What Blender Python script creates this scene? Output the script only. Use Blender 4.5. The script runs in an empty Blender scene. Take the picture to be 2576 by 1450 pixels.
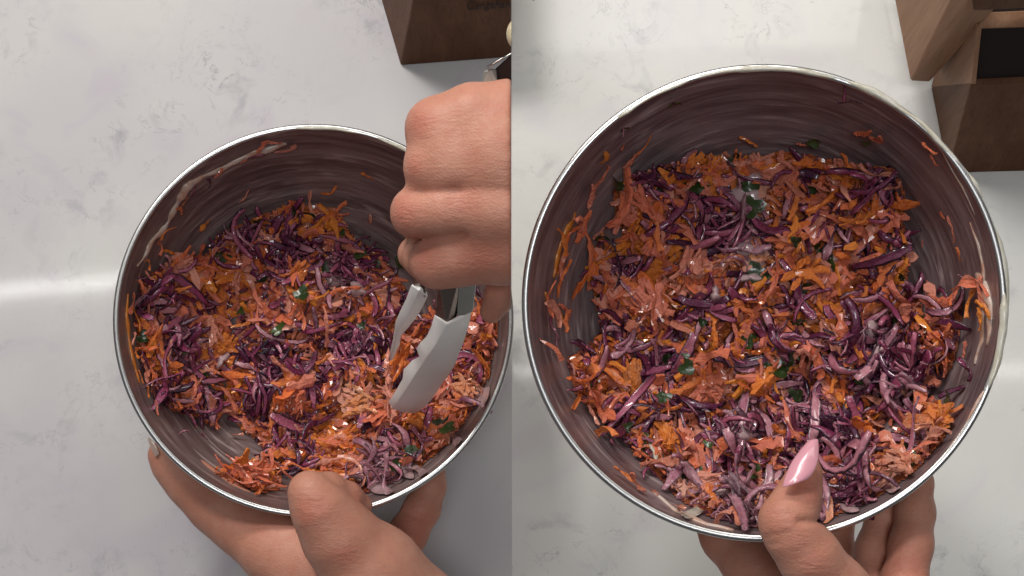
import bpy, bmesh, math, random
import numpy as np
from mathutils import Vector, Matrix

random.seed(7); np.random.seed(7)
scene = bpy.context.scene
COL = scene.collection

# ------------------------------------------------------------------ camera
FPX = 4213.0                      # focal length in units of a 2576 x 1450 picture
UC, VC = 1288.0, 725.0
TILT = math.radians(12.0)
CAMH = 1.045
CAM = Vector((0.0, -CAMH*math.tan(TILT), CAMH))
cd = bpy.data.cameras.new('camera'); cam = bpy.data.objects.new('camera', cd); COL.objects.link(cam)
cam.location = CAM; cam.rotation_euler = (TILT, 0, 0)
cd.sensor_width = 36.0; cd.lens = FPX/2576*36.0; cd.clip_start = 0.01; cd.clip_end = 50
scene.camera = cam
FWD = Vector((0, math.sin(TILT), -math.cos(TILT)))
UP = Vector((0, math.cos(TILT), math.sin(TILT)))
RT = Vector((1, 0, 0))
def ray(u, v): return FWD + RT*((u-UC)/FPX) + UP*((VC-v)/FPX)
def pix(u, v, d): return CAM + ray(u, v)*d
def pixz(u, v, z):
    r = ray(u, v); return CAM + r*((z-CAM.z)/r.z)

# ------------------------------------------------------------------ light
w = bpy.data.worlds.new('World'); scene.world = w; w.use_nodes = True
w.node_tree.nodes['Background'].inputs[0].default_value = (0.97, 0.97, 1.0, 1)
w.node_tree.nodes['Background'].inputs[1].default_value = 0.08
def area(name, loc, target, sx, sy, power, col=(1, 1, 1)):
    l = bpy.data.lights.new(name, 'AREA'); l.shape = 'RECTANGLE'; l.size = sx; l.size_y = sy
    l.energy = power; l.color = col
    o = bpy.data.objects.new(name, l); COL.objects.link(o); o.location = loc
    d = Vector(target)-Vector(loc)
    z = -d.normalized(); x = Vector((1, 0, 0)); x = (x - z*x.dot(z)).normalized(); y = z.cross(x)
    o.rotation_euler = Matrix((x, y, z)).transposed().to_euler()
    return o
area('under_cabinet_lamp', (-0.30, 0.675, 0.80), (-0.05, 0.0, 0.0), 0.90, 0.16, 6.0, (1.0, 0.955, 0.88))
area('under_cabinet_lamp', (0.52, 0.620, 0.80), (0.4, 0.45, 0.0), 1.0, 0.30, 2.1, (1.0, 0.985, 0.93))
area('fill_lamp', (-0.75, 1.50, 2.45), (0, 0, 0), 0.50, 0.40, 32, (1.0, 0.98, 0.95))  # added overhead fill, set far back so its reflection misses the view
area('fill_lamp', (0.10, -0.46, 2.45), (0, 0, 0), 0.8, 0.36, 13, (0.97, 0.98, 1.0))  # added fill behind the camera, brightens the food and near sides of hands
o_ = area('ceiling_strip_lamp', (-1.07, 0.505, 2.40), (-1.07, 0.3, 0), 0.66, 0.022, 0.75, (1, 0.99, 0.96)); o_.rotation_euler.z += math.radians(5)
area('ceiling_strip_lamp', (0.62, 0.335, 2.40), (0.62, 0.2, 0), 1.3, 0.018, 0.75, (1, 0.99, 0.96))
scene.view_settings.view_transform = 'Standard'; scene.view_settings.look = 'None'
scene.view_settings.exposure = -0.14; scene.view_settings.gamma = 1.0

# ------------------------------------------------------------------ helpers
def tag(o, label=None, cat=None, group=None, kind=None):
    if label: o['label'] = label
    if cat: o['category'] = cat
    if group: o['group'] = group
    if kind: o['kind'] = kind
    return o
def empty(name, mw):
    o = bpy.data.objects.new(name, None); o.empty_display_size = 0.02
    COL.objects.link(o); o.matrix_world = mw; return o
def link(name, me, mat=None, parent=None, mw=None):
    o = bpy.data.objects.new(name, me); COL.objects.link(o)
    if mat is not None and len(me.materials) == 0: me.materials.append(mat)
    if parent is not None: o.parent = parent
    if mw is not None: o.matrix_basis = mw
    return o
def mesh(name, verts, faces, smooth=True):
    me = bpy.data.meshes.new(name); me.from_pydata([tuple(v) for v in verts], [], faces)
    if smooth: me.polygons.foreach_set('use_smooth', [True]*len(me.polygons))
    me.update(); return me
def np_mesh(name, V, F, smooth=True):
    me = bpy.data.meshes.new(name)
    me.vertices.add(len(V)); me.vertices.foreach_set('co', np.asarray(V, np.float32).ravel())
    n = F.shape[1]
    me.loops.add(F.size); me.loops.foreach_set('vertex_index', F.astype(np.int32).ravel())
    me.polygons.add(len(F)); me.polygons.foreach_set('loop_start', np.arange(len(F), dtype=np.int32)*n)
    me.polygons.foreach_set('use_smooth', np.ones(len(F), bool)*smooth)
    me.update(); me.validate(); return me
def hull(name, pts, bevel=0.0):
    bm = bmesh.new(); [bm.verts.new(p) for p in pts]
    bmesh.ops.convex_hull(bm, input=bm.verts)
    bmesh.ops.dissolve_limit(bm, angle_limit=0.02, verts=bm.verts, edges=bm.edges)
    if bevel: bmesh.ops.bevel(bm, geom=list(bm.edges), offset=bevel, segments=2, profile=0.5, affect='EDGES')
    bmesh.ops.recalc_face_normals(bm, faces=bm.faces)
    me = bpy.data.meshes.new(name); bm.to_mesh(me); bm.free(); return me
def cut_left(me):
    """keep x < 0 : the left picture ends at the plane between the two set-ups"""
    bm = bmesh.new(); bm.from_mesh(me)
    g = list(bm.verts)+list(bm.edges)+list(bm.faces)
    r = bmesh.ops.bisect_plane(bm, geom=g, plane_co=(-0.0003, 0, 0), plane_no=(1, 0, 0), clear_outer=True)
    es = [e for e in r['geom_cut'] if isinstance(e, bmesh.types.BMEdge)]
    if es:
        try: bmesh.ops.edgeloop_fill(bm, edges=es)
        except Exception: pass
    bm.to_mesh(me); bm.free(); me.update(); return me

# ------------------------------------------------------------------ node helpers
class NT:
    def __init__(s, name):
        s.m = bpy.data.materials.new(name); s.m.use_nodes = True
        s.t = s.m.node_tree; s.b = s.t.nodes['Principled BSDF']
    def n(s, typ, **kw):
        nd = s.t.nodes.new(typ)
        for k, v in kw.items(): setattr(nd, k, v)
        return nd
    def l(s, a, b): s.t.links.new(a, b)
    def noise(s, vec, scale, detail=3, rough=0.5, dist=0.0):
        nd = s.n('ShaderNodeTexNoise'); nd.inputs['Scale'].default_value = scale
        nd.inputs['Detail'].default_value = detail; nd.inputs['Roughness'].default_value = rough
        nd.inputs['Distortion'].default_value = dist
        if vec is not None: s.l(vec, nd.inputs['Vector'])
        return nd.outputs['Fac']
    def ramp(s, fac, stops, interp='LINEAR'):
        nd = s.n('ShaderNodeValToRGB'); cr = nd.color_ramp; cr.interpolation = interp
        while len(cr.elements) < len(stops): cr.elements.new(0.5)
        for e, (p, c) in zip(cr.elements, stops):
            e.position = p; e.color = (c, c, c, 1) if not isinstance(c, tuple) else (*c, 1)
        s.l(fac, nd.inputs[0]); return nd.outputs[0]
    def mix(s, fac, a, b, mode='MIX'):
        nd = s.n('ShaderNodeMix', data_type='RGBA', blend_type=mode)
        for sock, v in ((nd.inputs[0], fac), (nd.inputs[6], a), (nd.inputs[7], b)):
            if hasattr(v, 'is_linked') or hasattr(v, 'links'): s.l(v, sock)
            elif isinstance(v, tuple): sock.default_value = (*v, 1)
            else: sock.default_value = v
        return nd.outputs[2]
    def math(s, op, a, b=None):
        nd = s.n('ShaderNodeMath', operation=op)
        for i, v in enumerate((a, b)):
            if v is None: continue
            if hasattr(v, 'links'): s.l(v, nd.inputs[i])
            else: nd.inputs[i].default_value = v
        return nd.outputs[0]
    def bump(s, h, strength, dist):
        nd = s.n('ShaderNodeBump'); nd.inputs['Strength'].default_value = strength
        nd.inputs['Distance'].default_value = dist; s.l(h, nd.inputs['Height'])
        s.l(nd.outputs[0], s.b.inputs['Normal'])
    def set(s, **kw):
        for k, v in kw.items():
            i = s.b.inputs[k.replace('_', ' ')]
            if hasattr(v, 'links'): s.l(v, i)
            elif isinstance(v, tuple): i.default_value = (*v, 1) if len(v) == 3 and i.type == 'RGBA' else v
            else: i.default_value = v
        return s.m

def mat_counter(name, base, tint, seed):
    m = NT(name); tc = m.n('ShaderNodeTexCoord').outputs['Object']
    mp = m.n('ShaderNodeMapping'); mp.inputs['Location'].default_value = (seed*3.1, seed*1.7, 0); m.l(tc, mp.inputs[0]); p = mp.outputs[0]
    big = m.noise(p, 9, 3, 0.5)
    col = m.mix(m.ramp(big, [(0.40, 0.0), (0.68, 1.0)]), base, tint)
    # thin grey veins: |noise - .5| small, broken up by a coarse mask
    v1 = m.noise(p, 26, 6, 0.65, 0.6)
    vein = m.ramp(m.math('ABSOLUTE', m.math('SUBTRACT', v1, 0.5)), [(0.0, 1.0), (0.012, 0.0)])
    mask = m.ramp(m.noise(p, 13, 2, 0.5), [(0.44, 0.0), (0.62, 1.0)])
    brk = m.ramp(m.noise(p, 75, 3, 0.6), [(0.42, 0.0), (0.60, 1.0)])
    vv = m.math('MULTIPLY', m.math('MULTIPLY', vein, mask), brk)
    col = m.mix(m.math('MULTIPLY', vv, 0.42), col, (0.16, 0.16, 0.19))
    # soft smudges
    sm = m.math('MULTIPLY', m.ramp(m.noise(p, 48, 4, 0.6, 0.6), [(0.54, 0.0), (0.70, 1.0)]), mask)
    col = m.mix(m.math('MULTIPLY', sm, 0.36), col, (0.24, 0.24, 0.28))
    # tiny dark specks
    vo = m.n('ShaderNodeTexVoronoi'); vo.inputs['Scale'].default_value = 34; m.l(p, vo.inputs['Vector'])
    sp = m.ramp(vo.outputs['Distance'], [(0.0, 1.0), (0.030, 1.0), (0.045, 0.0)])
    sel = m.ramp(vo.outputs['Color'], [(0.62, 0.0), (0.66, 1.0)])
    col = m.mix(m.math('MULTIPLY', m.math('MULTIPLY', sp, sel), 0.65), col, (0.10, 0.10, 0.11))
    stain = m.ramp(m.noise(p, 15, 3, 0.6, 0.8), [(0.54, 0.0), (0.68, 0.30)])
    col = m.mix(stain, col, tuple(x*y for x, y in zip(base, (0.86, 0.78, 0.93))))
    m.bump(m.noise(p, 900, 2), 0.02, 0.0002)
    return m.set(Base_Color=col, Roughness=m.ramp(m.noise(p, 260, 2), [(0.3, 0.040), (0.7, 0.075)]), Specular_IOR_Level=0.5)
M_counter_l = mat_counter('quartz_cool', (0.560, 0.535, 0.550), (0.610, 0.595, 0.580), 0.0)
M_counter_r = mat_counter('quartz_pale', (0.735, 0.725, 0.690), (0.765, 0.758, 0.735), 2.3)

def mat_steel(name, col=(0.55, 0.54, 0.53), rough=0.24):
    m = NT(name); p = m.n('ShaderNodeTexCoord').outputs['Object']
    n1 = m.noise(p, 60, 4, 0.6)
    return m.set(Base_Color=m.mix(n1, tuple(c*0.85 for c in col), col), Metallic=1.0,
                 Roughness=m.ramp(m.noise(p, 140, 3), [(0.3, rough*0.8), (0.7, rough*1.3)]))
M_steel = mat_steel('brushed_steel')
M_steel_dark = mat_steel('bowl_outside_steel', (0.28, 0.27, 0.27), 0.3)

def mat_bowl_inside(name, seed, dark, mid, light, amount):
    """steel under a smeared film of dressing, streaks run round the bowl"""
    m = NT(name); tc = m.n('ShaderNodeTexCoord').outputs['Object']
    sx = m.n('ShaderNodeSeparateXYZ'); m.l(tc, sx.inputs[0])
    ang = m.math('ARCTAN2', sx.outputs[1], sx.outputs[0])
    cx = m.math('COSINE', ang); sy = m.math('SINE', ang)
    rr = m.math('SQRT', m.math('ADD', m.math('MULTIPLY', sx.outputs[0], sx.outputs[0]), m.math('MULTIPLY', sx.outputs[1], sx.outputs[1])))
    hh = m.math('ADD', m.math('MULTIPLY', sx.outputs[2], 1.0), m.math('MULTIPLY', rr, 1.6))
    cmb = m.n('ShaderNodeCombineXYZ'); m.l(m.math('MULTIPLY', cx, 0.55), cmb.inputs[0]); m.l(m.math('MULTIPLY', sy, 0.55), cmb.inputs[1])
    m.l(m.math('MULTIPLY', hh, 30.0), cmb.inputs[2])
    mp = m.n('ShaderNodeMapping'); mp.inputs['Location'].default_value = (seed, seed*2, 0); m.l(cmb.outputs[0], mp.inputs[0])
    s1 = m.noise(mp.outputs[0], 2.2, 5, 0.62, 0.15)
    s2 = m.noise(mp.outputs[0], 5.5, 3, 0.55, 0.1)
    blot = m.noise(tc, 26, 3, 0.5)
    f1 = m.ramp(s1, [(0.40, 0.0), (0.62, 1.0)])
    col = m.mix(f1, dark, mid)
    f2 = m.math('MULTIPLY', m.ramp(s2, [(0.53, 0.0), (0.70, 1.0)]), m.ramp(blot, [(0.35, 0.15), (0.65, 1.0)]))
    col = m.mix(m.math('MULTIPLY', f2, amount), col, light)
    m.bump(s2, 0.5, 0.0016)
    return m.set(Base_Color=col, Metallic=m.ramp(f2, [(0, 0.22), (1, 0.0)]), Roughness=m.ramp(s1, [(0.3, 0.30), (0.7, 0.45)]),
                 Coat_Weight=0.25, Coat_Roughness=0.2)
M_in_l = mat_bowl_inside('film_on_steel_stirred', 0.0, (0.150, 0.100, 0.098), (0.28, 0.21, 0.205), (0.55, 0.45, 0.43), 0.8)
M_in_r = mat_bowl_inside('film_on_steel_swirled', 4.0, (0.160, 0.106, 0.112), (0.30, 0.225, 0.232), (0.60, 0.50, 0.50), 0.8)

def rnd_val(m):
    a = m.n('ShaderNodeAttribute'); a.attribute_name = 'rnd'
    oi = m.n('ShaderNodeObjectInfo')
    return m.math('FRACT', m.math('ADD', a.outputs['Fac'], oi.outputs['Random']))
def cream_val(m, p):
    a = m.n('ShaderNodeAttribute'); a.attribute_name = 'cream'; oi = m.n('ShaderNodeObjectInfo')
    sp = m.n('ShaderNodeSeparateColor'); m.l(oi.outputs['Color'], sp.inputs[0])
    c = m.math('ADD', a.outputs['Fac'], m.math('SUBTRACT', 1.0, sp.outputs[0]))
    return m.ramp(m.math('ADD', m.math('MULTIPLY', c, 0.9), m.math('MULTIPLY', m.math('SUBTRACT', m.noise(p, 210, 4, 0.65), 0.5), 1.2)), [(0.30, 0.0), (0.85, 0.68)])
def mat_carrot():
    m = NT('dressed_carrot'); r = rnd_val(m)
    p = m.n('ShaderNodeTexCoord').outputs['Object']
    base = m.ramp(r, [(0.0, (0.82, 0.165, 0.040)), (0.20, (0.86, 0.270, 0.025)), (0.40, (0.80, 0.185, 0.075)),
                      (0.66, (0.78, 0.215, 0.135)), (0.86, (0.82, 0.34, 0.24)), (1.0, (0.52, 0.105, 0.040))])
    n1 = m.noise(p, 520, 5, 0.65)
    col = m.mix(m.ramp(n1, [(0.48, 0.0), (0.70, 0.42)]), base, (0.40, 0.055, 0.030))
    col = m.mix(cream_val(m, p), col, (0.72, 0.42, 0.31))
    m.bump(m.noise(p, 800, 4, 0.65), 0.9, 0.0016)
    return m.set(Base_Color=col, Roughness=m.ramp(n1, [(0.3, 0.30), (0.7, 0.55)]), Coat_Weight=0.6, Coat_Roughness=0.06)
def mat_cabbage():
    m = NT('dressed_red_cabbage'); r = rnd_val(m)
    a = m.n('ShaderNodeAttribute'); a.attribute_name = 'across'
    p = m.n('ShaderNodeTexCoord').outputs['Object']
    heart = m.ramp(r, [(0.0, (0.10, 0.014, 0.052)), (0.25, (0.25, 0.036, 0.095)), (0.5, (0.40, 0.095, 0.160)),
                       (0.72, (0.54, 0.25, 0.29)), (0.85, (0.24, 0.040, 0.10)), (1.0, (0.045, 0.010, 0.036))])
    edge = m.ramp(r, [(0.0, (0.018, 0.005, 0.018)), (0.5, (0.050, 0.010, 0.036)), (1.0, (0.014, 0.004, 0.014))])
    wob = m.math('ADD', a.outputs['Fac'], m.math('MULTIPLY', m.math('SUBTRACT', m.noise(p, 320, 4, 0.65), 0.5), 1.3))
    col = m.mix(m.ramp(wob, [(0.50, 0.0), (0.75, 1.0)]), heart, edge)
    col = m.mix(cream_val(m, p), col, (0.58, 0.33, 0.37))
    m.bump(m.noise(p, 650, 4, 0.6), 0.8, 0.0012)
    return m.set(Base_Color=col, Roughness=m.ramp(m.noise(p, 300, 3), [(0.35, 0.2), (0.65, 0.45)]), Coat_Weight=0.7, Coat_Roughness=0.05)
def mat_herb():
    m = NT('herb_green'); r = rnd_val(m); p = m.n('ShaderNodeTexCoord').outputs['Object']
    base = m.ramp(r, [(0.0, (0.012, 0.024, 0.007)), (0.5, (0.024, 0.050, 0.011)), (1.0, (0.06, 0.090, 0.022))])
    col = m.mix(m.ramp(m.noise(p, 240, 3), [(0.58, 0.0), (0.78, 0.4)]), base, (0.36, 0.33, 0.24))
    m.bump(m.noise(p, 420, 3), 0.4, 0.0008)
    return m.set(Base_Color=col, Roughness=0.3, Coat_Weight=0.4, Coat_Roughness=0.12)
def mat_bed():
    m = NT('slaw_bed'); p = m.n('ShaderNodeTexCoord').outputs['Object']
    at = m.n('ShaderNodeAttribute'); at.attribute_name = 'orange'
    mp = m.n('ShaderNodeMapping'); mp.inputs['Scale'].default_value = (1.0, 2.4, 1.0); mp.inputs['Rotation'].default_value = (0, 0, 0.6); m.l(p, mp.inputs[0])
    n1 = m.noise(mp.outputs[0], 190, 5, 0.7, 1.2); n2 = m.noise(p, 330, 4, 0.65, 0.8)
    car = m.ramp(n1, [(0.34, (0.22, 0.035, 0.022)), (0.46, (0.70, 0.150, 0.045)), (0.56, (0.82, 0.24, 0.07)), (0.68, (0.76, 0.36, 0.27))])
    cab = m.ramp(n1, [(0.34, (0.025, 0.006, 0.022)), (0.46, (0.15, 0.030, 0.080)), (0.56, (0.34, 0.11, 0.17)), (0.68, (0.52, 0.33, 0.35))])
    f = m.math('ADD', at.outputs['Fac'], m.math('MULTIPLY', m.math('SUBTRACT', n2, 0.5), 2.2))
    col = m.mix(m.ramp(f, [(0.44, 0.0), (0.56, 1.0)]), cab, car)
    m.bump(m.math('ADD', n1, n2), 1.0, 0.0035)
    return m.set(Base_Color=col, Roughness=0.3, Coat_Weight=0.6, Coat_Roughness=0.07)
def mat_cream(name, a, b, rough=0.22):
    m = NT(name); p = m.n('ShaderNodeTexCoord').outputs['Object']
    col = m.ramp(m.noise(p, 120, 4, 0.6), [(0.35, a), (0.65, b)])
    m.bump(m.noise(p, 300, 3), 0.3, 0.001)
    return m.set(Base_Color=col, Roughness=rough, Coat_Weight=0.3, Coat_Roughness=0.1,
                 Subsurface_Weight=0.15, Subsurface_Radius=(0.003, 0.002, 0.0015), Subsurface_Scale=0.5)
M_carrot, M_cabbage, M_herb, M_bed = mat_carrot(), mat_cabbage(), mat_herb(), mat_bed()
M_cream = mat_cream('creamy_dressing', (0.50, 0.46, 0.36), (0.62, 0.60, 0.53))
M_mauve = mat_cream('pink_stained_dressing', (0.42, 0.26, 0.28), (0.58, 0.42, 0.42), 0.12)
M_orange = mat_cream('orange_carrot_mash', (0.62, 0.17, 0.02), (0.74, 0.27, 0.04), 0.3)
M_smear = mat_cream('orange_stained_dressing', (0.52, 0.29, 0.20), (0.64, 0.53, 0.47), 0.3)

def mat_skin(name, a, b, c):
    m = NT(name); p = m.n('ShaderNodeTexCoord').outputs['Object']
    n1 = m.noise(p, 38, 3, 0.6); n2 = m.noise(p, 190, 5, 0.65); n3 = m.noise(p, 75, 3, 0.6, 0.8)
    col = m.mix(m.ramp(n1, [(0.36, 0.0), (0.64, 1.0)]), a, b)
    col = m.mix(m.ramp(n2, [(0.45, 0.0), (0.75, 0.55)]), col, c)
    col = m.mix(m.ramp(n3, [(0.52, 0.0), (0.72, 0.40)]), col, (0.52, 0.19, 0.13))
    at = m.n('ShaderNodeAttribute'); at.attribute_name = 'flush'
    col = m.mix(m.math('MULTIPLY', at.outputs['Fac'], 0.5), col, (0.50, 0.135, 0.095))
    vo = m.n('ShaderNodeTexVoronoi'); vo.inputs['Scale'].default_value = 900; m.l(p, vo.inputs['Vector'])
    mp = m.n('ShaderNodeMapping'); mp.inputs['Scale'].default_value = (1.0, 3.2, 1.6); mp.inputs['Rotation'].default_value = (0.2, 0.3, 0.5); m.l(p, mp.inputs[0])
    wr = m.noise(mp.outputs[0], 170, 4, 0.6, 0.4)
    h = m.math('ADD', m.math('MULTIPLY', vo.outputs['Distance'], 0.35), m.math('MULTIPLY', wr, m.math('ADD', 0.8, m.math('MULTIPLY', at.outputs['Fac'], 2.2))))
    m.bump(h, 0.32, 0.0011)
    return m.set(Base_Color=col, Roughness=m.ramp(n2, [(0.3, 0.42), (0.7, 0.60)]), Specular_IOR_Level=0.4, Subsurface_Weight=0.2,
                 Subsurface_Radius=(0.005, 0.0018, 0.0010), Subsurface_Scale=0.5)
M_skin = mat_skin('skin', (0.60, 0.285, 0.200), (0.54, 0.24, 0.162), (0.52, 0.20, 0.138))
def mat_simple(name, col, rough, scale=80, var=0.2, metallic=0.0, coat=0.0):
    m = NT(name); p = m.n('ShaderNodeTexCoord').outputs['Object']
    c = m.mix(m.noise(p, scale, 4, 0.6), tuple(x*(1-var) for x in col), tuple(min(1, x*(1+var)) for x in col))
    return m.set(Base_Color=c, Roughness=rough, Metallic=metallic, Coat_Weight=coat, Coat_Roughness=0.06)
M_nail_pink = mat_simple('pink_nail_polish', (0.80, 0.37, 0.44), 0.18, 60, 0.08, 0.0, 0.8)
M_nail_bare = mat_simple('bare_nail', (0.50, 0.36, 0.30), 0.22, 60, 0.1, 0.0, 0.6)
M_silicone = mat_simple('pale_tong_head', (0.88, 0.86, 0.84), 0.45, 60, 0.06)
M_black = mat_simple('black_grip', (0.012, 0.011, 0.012), 0.4, 60, 0.2)
M_ivory = mat_simple('ivory_plastic', (0.58, 0.48, 0.30), 0.35, 60, 0.1)
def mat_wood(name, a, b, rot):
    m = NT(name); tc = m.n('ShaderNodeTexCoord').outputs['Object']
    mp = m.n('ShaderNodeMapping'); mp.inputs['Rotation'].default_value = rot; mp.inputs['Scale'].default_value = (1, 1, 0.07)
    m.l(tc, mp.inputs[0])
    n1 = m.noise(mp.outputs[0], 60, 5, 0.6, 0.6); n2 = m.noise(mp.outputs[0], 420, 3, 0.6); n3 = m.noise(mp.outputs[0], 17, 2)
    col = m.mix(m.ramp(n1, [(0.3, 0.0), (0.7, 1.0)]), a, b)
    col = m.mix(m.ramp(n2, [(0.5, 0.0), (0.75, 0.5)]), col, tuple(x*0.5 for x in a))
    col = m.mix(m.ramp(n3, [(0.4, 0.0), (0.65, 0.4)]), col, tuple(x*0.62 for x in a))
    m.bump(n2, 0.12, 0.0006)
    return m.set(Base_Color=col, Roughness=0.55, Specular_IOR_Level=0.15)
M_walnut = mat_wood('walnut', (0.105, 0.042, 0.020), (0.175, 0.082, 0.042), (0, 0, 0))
M_walnut_lit = mat_wood('walnut_lit', (0.30, 0.142, 0.078), (0.46, 0.27, 0.165), (0.35, 0.1, 0))  # same walnut, with the light on these boards put into a paler colour
M_burn = mat_simple('burnt_lettering', (0.020, 0.009, 0.007), 0.7)

# ------------------------------------------------------------------ the setting: two worktops that meet at x = 0
def slab(name, x0, x1, mat):
    y0, y1, t = -0.75, 0.46, 0.03
    v = [(x, y, z) for z in (-t, 0) for x, y in ((x0, y0), (x1, y0), (x1, y1), (x0, y1))]
    f = [(3, 2, 1, 0), (4, 5, 6, 7), (0, 1, 5, 4), (1, 2, 6, 5), (2, 3, 7, 6), (3, 0, 4, 7)]
    return tag(link(name, mesh(name, v, f, False), mat), kind='structure')
slab('countertop', -1.1, 0.0, M_counter_l)
slab('countertop', 0.0, 1.1, M_counter_r)

# ------------------------------------------------------------------ bowls
RIM, DEP = 0.110, 0.100
PROF = [(0.0, 0.0), (0.030, 0.0002), (0.050, 0.0012), (0.062, 0.0046), (0.072, 0.0110), (0.082, 0.0215), (0.090, 0.0345),
        (0.097, 0.0510), (0.1025, 0.0690), (0.1065, 0.0860), (0.1090, DEP)]
PR = np.array([p[0] for p in PROF]); PZ = np.array([p[1] for p in PROF])
def zin(r): return float(np.interp(r, PR, PZ)) + max(0.0, (r-PR[-1]))*8
def lathe(prof, n=160):
    V = []; F = []
    for r, z in prof:
        for k in range(n):
            a = 2*math.pi*k/n; V.append((r*math.cos(a), r*math.sin(a), z))
    for i in range(len(prof)-1):
        for k in range(n):
            k2 = (k+1) % n; F.append((i*n+k, i*n+k2, (i+1)*n+k2, (i+1)*n+k))
    return V, F
def smooth_prof(prof, sub=4):
    """Catmull-Rom through the profile"""
    P = [np.array(p) for p in prof]; P = [2*P[0]-P[1]]+P+[2*P[-1]-P[-2]]; out = []
    for i in range(1, len(P)-2):
        for s in range(sub):
            t = s/sub; a, b, c, d = P[i-1], P[i], P[i+1], P[i+2]
            out.append(tuple(0.5*(2*b+(c-a)*t+(2*a-5*b+4*c-d)*t*t+(3*b-a-3*c+d)*t**3)))
    out.append(tuple(P[-2])); return [(max(0.0008, r), z) for r, z in out]

def _rim_mat():
    m = NT('polished_rim'); p = m.n('ShaderNodeTexCoord').outputs['Object']
    return m.set(Base_Color=m.mix(m.noise(p, 45, 2), (0.56, 0.55, 0.54), (0.68, 0.67, 0.66)), Metallic=1.0, Roughness=0.30)
M_rim = _rim_mat()
class Bowl:
    def __init__(s, u, v, d, tilt, phi, label, inside, group='steel bowls of slaw'):
        C = pix(u, v, d); r = ray(u, v).normalized()
        e1 = (RT - r*RT.dot(r)).normalized(); e2 = e1.cross(r)
        if e2.dot(UP) < 0: e2 = -e2
        n = -r*math.cos(tilt) + (e2*math.cos(phi)+e1*math.sin(phi))*math.sin(tilt)
        n.normalize(); yv = (e2 - n*e2.dot(n)).normalized(); xv = yv.cross(n)
        base = C - n*DEP
        s.M = Matrix(((xv.x, yv.x, n.x, base.x), (xv.y, yv.y, n.y, base.y), (xv.z, yv.z, n.z, base.z), (0, 0, 0, 1)))
        s.I = s.M.inverted(); s.cl = s.I @ CAM
        s.root = empty('mixing_bowl', s.M); tag(s.root, label, 'bowl', group)
        ip = smooth_prof(PROF); op = [(r+0.0009, z-0.0009) for r, z in ip]
        # shell: inside then outside
        Vi, Fi = lathe(ip); Vo, Fo = lathe(op)
        k = len(Vi); V = Vi+Vo; F = Fi+[tuple(j+k for j in reversed(f)) for f in Fo]
        me = mesh('shell', V, F); me.materials.append(inside); me.materials.append(M_steel_dark)
        me.polygons.foreach_set('material_index', [0]*len(Fi)+[1]*len(Fo))
        link('shell', me, None, s.root)
        # rolled rim
        nb, ns = 160, 10; V = []; F = []
        for i in range(nb):
            a = 2*math.pi*i/nb
            for j in range(ns):
                b = 2*math.pi*j/ns
                rr = 0.1098+0.0017*math.cos(b); V.append((rr*math.cos(a), rr*math.sin(a), DEP+0.0011*math.sin(b)))
        for i in range(nb):
            for j in range(ns):
                i2, j2 = (i+1) % nb, (j+1) % ns; F.append((i*ns+j, i2*ns+j, i2*ns+j2, i*ns+j2))
        s.rim = link('rim', mesh('rim', V, F), M_rim, s.root)
    def hit(s, u, v, off=0.0):
        """where the sight line through (u, v) meets the inner surface raised by off"""
        d = (s.I.to_3x3() @ ray(u, v)).normalized(); o = s.cl
        lo = (DEP*1.0-o.z)/d.z; hi = (-0.004+off-o.z)/d.z
        f = lambda t: (o.z+d.z*t) - off - zin(math.hypot(o.x+d.x*t, o.y+d.y*t))
        if f(lo) < 0: return o+d*lo
        for _ in range(30):
            mid = 0.5*(lo+hi)
            if f(mid) > 0: lo = mid
            else: hi = mid
        return o+d*lo
    def normal(s, p):
        r = math.hypot(p.x, p.y)
        if r < 1e-5: return Vector((0, 0, 1))
        sl = (zin(r+0.003)-zin(max(0, r-0.003)))/0.006
        return Vector((-p.x/r*sl, -p.y/r*sl, 1)).normalized()

BL = Bowl(795, 797, 0.938, math.radians(9), 0.0, 'smaller looking steel mixing bowl standing on the worktop, tongs stirring in it', M_in_l)
BR = Bowl(1910, 754, 0.778, math.radians(5.5), 0.0, 'larger looking steel mixing bowl held up, creamy dressing along its rim', M_in_r)

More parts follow.
